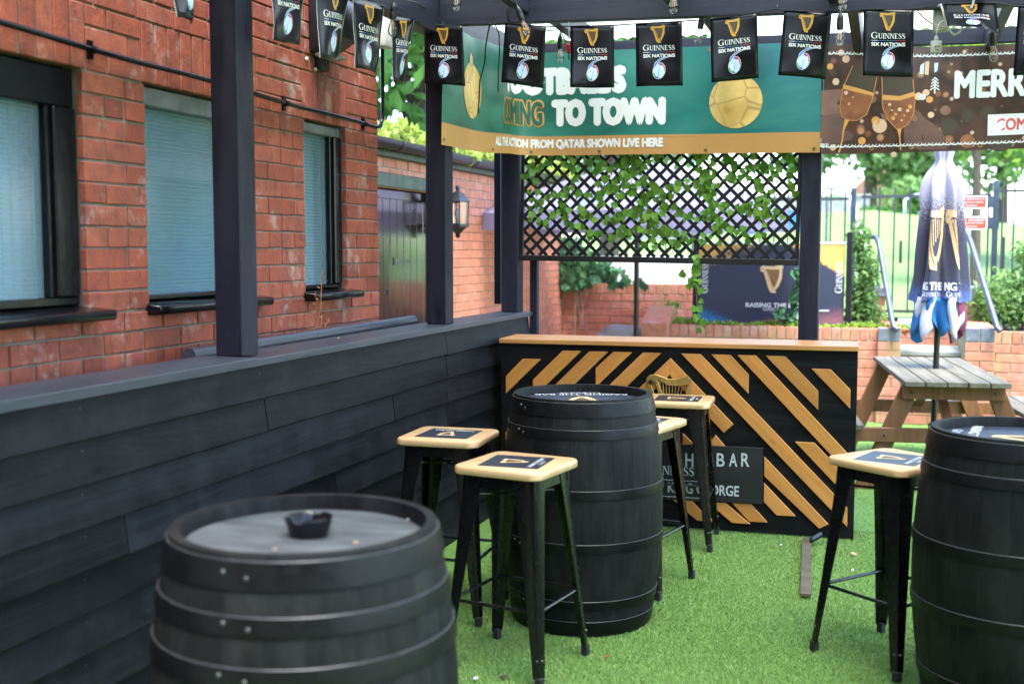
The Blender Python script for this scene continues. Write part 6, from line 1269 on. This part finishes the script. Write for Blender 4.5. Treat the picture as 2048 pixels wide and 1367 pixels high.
# white boards beyond the back wall
wb0, wb1 = on(1195, 560, 1, YB + .35).x, on(1396, 560, 1, YB + .35).x; wbt = on(1300, 512, 1, YB + .35).z; WBd = thing('white_boards', 'white painted boards standing behind the back brick wall', 'boards', (wb0, YB + .35, .8))
for i in range(5): w_ = (wb1 - wb0) / 5; MB().box(i * w_ + .003, (i + 1) * w_ - .003, 0, .02, 0, wbt - .8).build('board', 'print_white', WBd)
# dry fern on the ledge
df = thing('dry_fern', 'dry orange fern growing behind the fence ledge', 'fern', on(632, 668, 0, -2.55)); q = MB(); lv = MB(); rs = random.Random(4)
for k, (dy, dz) in enumerate(((-.0, .20), (.03, .30), (-.07, .10), (.06, .09), (-.12, .06), (.12, .07))):
    a = Vector((0, 0, -.05)); b = Vector((.02 * k % .03, dy, dz)); q.tube([a, (a + b) / 2 + Vector((.01, 0, .02)), b], .002, 5)
    for j in range(8): c = a.lerp(b, .35 + .65 * j / 8); s_ = .03 * (1 - j / 12); d = Vector((rs.uniform(-.4, .4), (-1) ** j, .35)).normalized(); lv.add([c, c + d * s_ + Vector((0, 0, .006)), c + d * s_ * 1.3, c + d * s_ - Vector((0, 0, .006))], [(0, 1, 2, 3)])
q.build('stem', 'leaf_dry', df); stuff(lv.build('frond', 'leaf_dry', df, clean=False))
# trees
tree('sycamore', 'broad leaved green tree rising behind the outbuilding', (-5.6, 13.5, 0), 7.5, (2.6, 2.4, 3.2), 'leaf_tree', 7000, .17, 51, trunk_r=.22, nb=16)
tree('sycamore', 'leafy green tree behind the back wall and parasol', (-4.2, 17.5, .9), 6.2, (2.2, 2.0, 2.4), 'leaf_tree', 5200, .15, 52, trunk_r=.18, nb=14)
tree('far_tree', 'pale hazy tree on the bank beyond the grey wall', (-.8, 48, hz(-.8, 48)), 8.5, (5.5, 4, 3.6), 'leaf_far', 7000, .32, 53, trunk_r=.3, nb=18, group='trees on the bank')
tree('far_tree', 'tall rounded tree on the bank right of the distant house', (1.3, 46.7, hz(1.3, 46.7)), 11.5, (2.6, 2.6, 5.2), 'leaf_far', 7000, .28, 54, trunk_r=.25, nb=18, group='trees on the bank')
tree('young_tree', 'slender lime green tree beside the red notices', (1.2, 17.8, hz(1.2, 17.8)), 5.2, (.95, .9, 2.0), 'leaf_lime', 2600, .11, 55, trunk_r=.07, nb=16, group='trees on the bank')
tree('young_tree', 'bushy bright green tree right of the notice post', (2.75, 21.8, hz(2.75, 21.8)), 5.4, (1.9, 1.8, 2.1), 'leaf_shrub', 6000, .13, 56, trunk_r=.13, nb=18, group='trees on the bank')
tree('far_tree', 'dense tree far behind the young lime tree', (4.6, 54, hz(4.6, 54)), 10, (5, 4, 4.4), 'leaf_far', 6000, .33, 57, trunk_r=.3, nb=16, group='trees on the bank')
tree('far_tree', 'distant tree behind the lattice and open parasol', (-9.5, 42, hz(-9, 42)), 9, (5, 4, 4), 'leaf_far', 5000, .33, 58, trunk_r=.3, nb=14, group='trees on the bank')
plant('shrub', 'dark green bush below the grey wall on the bank', (-.4, 40, hz(-.4, 40)), [(0, 0, .5, .8, .8, .5), (.9, 0, .4, .7, .7, .4)], 1800, .22, 'leaf_tree', 61)
plant('shrub', 'low rounded bush on the bank right of the mound', (.6, 31.8, hz(.6, 31.8)), [(0, 0, .5, .8, .6, .5)], 700, .15, 'leaf_shrub', 62)
# distant wall and house
gw = thing('far_wall', 'grey rendered wall far off across the grass bank', 'wall', (-8.9, 41.5, hz(-3, 41.5) - .3)); MB().box(0, 8.2, 0, .3, 0, 1.75).build('wall', 'stone_grey', gw); MB().box(-.05, 8.25, -.04, .34, 1.75, 1.83).build('coping', 'slab', gw)
hs = thing('far_house', 'distant brick house with pinkish gable behind the trees', 'house', (-1.9, 60, hz(-1, 60) - 1.0)); mat('house_brick', (.50, .27, .21), (.42, .22, .17), 2, .9); mat('house_roof', (.36, .20, .15), (.28, .15, .11), 3, .9)
MB().box(0, 4.2, 0, 6, 0, 3.0).build('wall', 'house_brick', hs); MB().prism([(-.3, 2.95), (4.5, 2.95), (2.1, 5.2)], lambda u, v, d: Vector((u, d, v)), -.2, 6.2).build('roof', 'house_roof', hs)
for x in (.7, 2.6): wn_ = MB().box(x, x + .9, -.03, .02, 1.2, 2.4).build('window', 'print_pale', hs)
sl = thing('play_slide', 'white and blue playground slide seen behind the gate post', 'slide', (-.62, 21.9, hz(-.62, 21.9)))
MB().tube([(-.50, 0, 1.20), (-.22, 0, 1.23), (-.06, 0, 1.0), (.05, 0, .5), (.2, 0, .06)], [.07, .09, .09, .09, .08], 12).build('chute', 'print_white', sl, smooth='all'); MB().tube([(-.5, 0, 0), (-.5, 0, 1.2)], .03, 8).build('leg', 'steel', sl); MB().tube([(-.55, 0, 1.3), (-.15, 0, 1.32)], .025, 8).build('rail', 'cloth_blue', sl)
ar = thing('play_hoop', 'pale blue arched playground bar on the grass bank', 'play bar', (.65, 30.5, hz(.65, 30.5))); MB().tube([(-.32 + .64 * i / 12, 0, .40 + .12 * math.sin(i / 12 * math.pi)) for i in range(13)], .03, 8).tube([(-.32, 0, 0), (-.32, 0, .4)], .03, 8).tube([(.32, 0, 0), (.32, 0, .4)], .03, 8).build('arch', 'print_pale', ar, smooth='all')
# ================================================================== SMALL THINGS ON THE TURF
a, b = on(1613, 1078, 2, .015), on(1611, 1192, 2, .015); d = (b - a).normalized(); o = MB().add([a + Vector((-.022, 0, 0)), a + Vector((.024, 0, 0)), b + Vector((.024, 0, 0)), b + Vector((-.022, 0, 0)), a + Vector((-.022, 0, .012)), a + Vector((.024, 0, .012)), b + Vector((.024, 0, .012)), b + Vector((-.022, 0, .012))], [(0, 1, 2, 3), (4, 7, 6, 5), (0, 4, 5, 1), (1, 5, 6, 2), (2, 6, 7, 3), (3, 7, 4, 0)]).build('edging_strip', 'bark', None); tag(o, 'dark timber edging strip lying on the turf before the bar', 'strip')
o = MB().box(-.012, .012, -.05, .05, .0, .04).build('metal_foot', 'black_paint', None, bevel=.01); o.location = on(1630, 1082, 2, .03) + Vector((0, .02, 0)); o.rotation_euler = (.2, .3, -.5); tag(o, 'grey metal bracket foot at the base of the bar', 'bracket')
def bit(nm, lab, px, py, s_, m, z=.012):
    rs = random.Random(px); q = MB(); q.prism([(s_ * math.cos(k * 1.05) * rs.uniform(.6, 1.2), s_ * math.sin(k * 1.05) * rs.uniform(.4, .9)) for k in range(6)], lambda u, v, d: Vector((u, v, d + .15 * u)), 0, s_ * .35); o = q.build(nm, m, None); o.location = on(px, py, 2, z); o.rotation_euler.z = rs.uniform(0, 3); return tag(o, lab, nm.split('_')[-1])
bit('white_pebble', 'small white pebble on the turf beside the nearest barrel', 952, 1356, .014, 'print_white'); bit('dead_leaf', 'dark dead leaf on the turf before the front stool', 1008, 1353, .016, 'bark'); bit('dry_leaf', 'orange dry leaf on the turf right of the front stool', 1213, 1313, .011, 'leaf_dry'); bit('dry_leaf', 'pale dry leaf beside the dark dry leaf crumb on the turf', 1706, 1108, .022, 'dry_root'); bit('dry_leaf', 'tiny brown leaf on the turf behind the left stool leg', 938, 1178, .008, 'leaf_dry'); bit('white_pebble', 'small white chip on the turf in front of the bar', 1562, 1089, .009, 'print_white'); bit('white_pebble', 'pale chip on the turf beside the diamond turned stool', 1705, 1140, .010, 'print_white')
bit('dry_leaf', 'curled dry leaf lying on the fence ledge', 676, 676, .010, 'dry_root', 1.179)
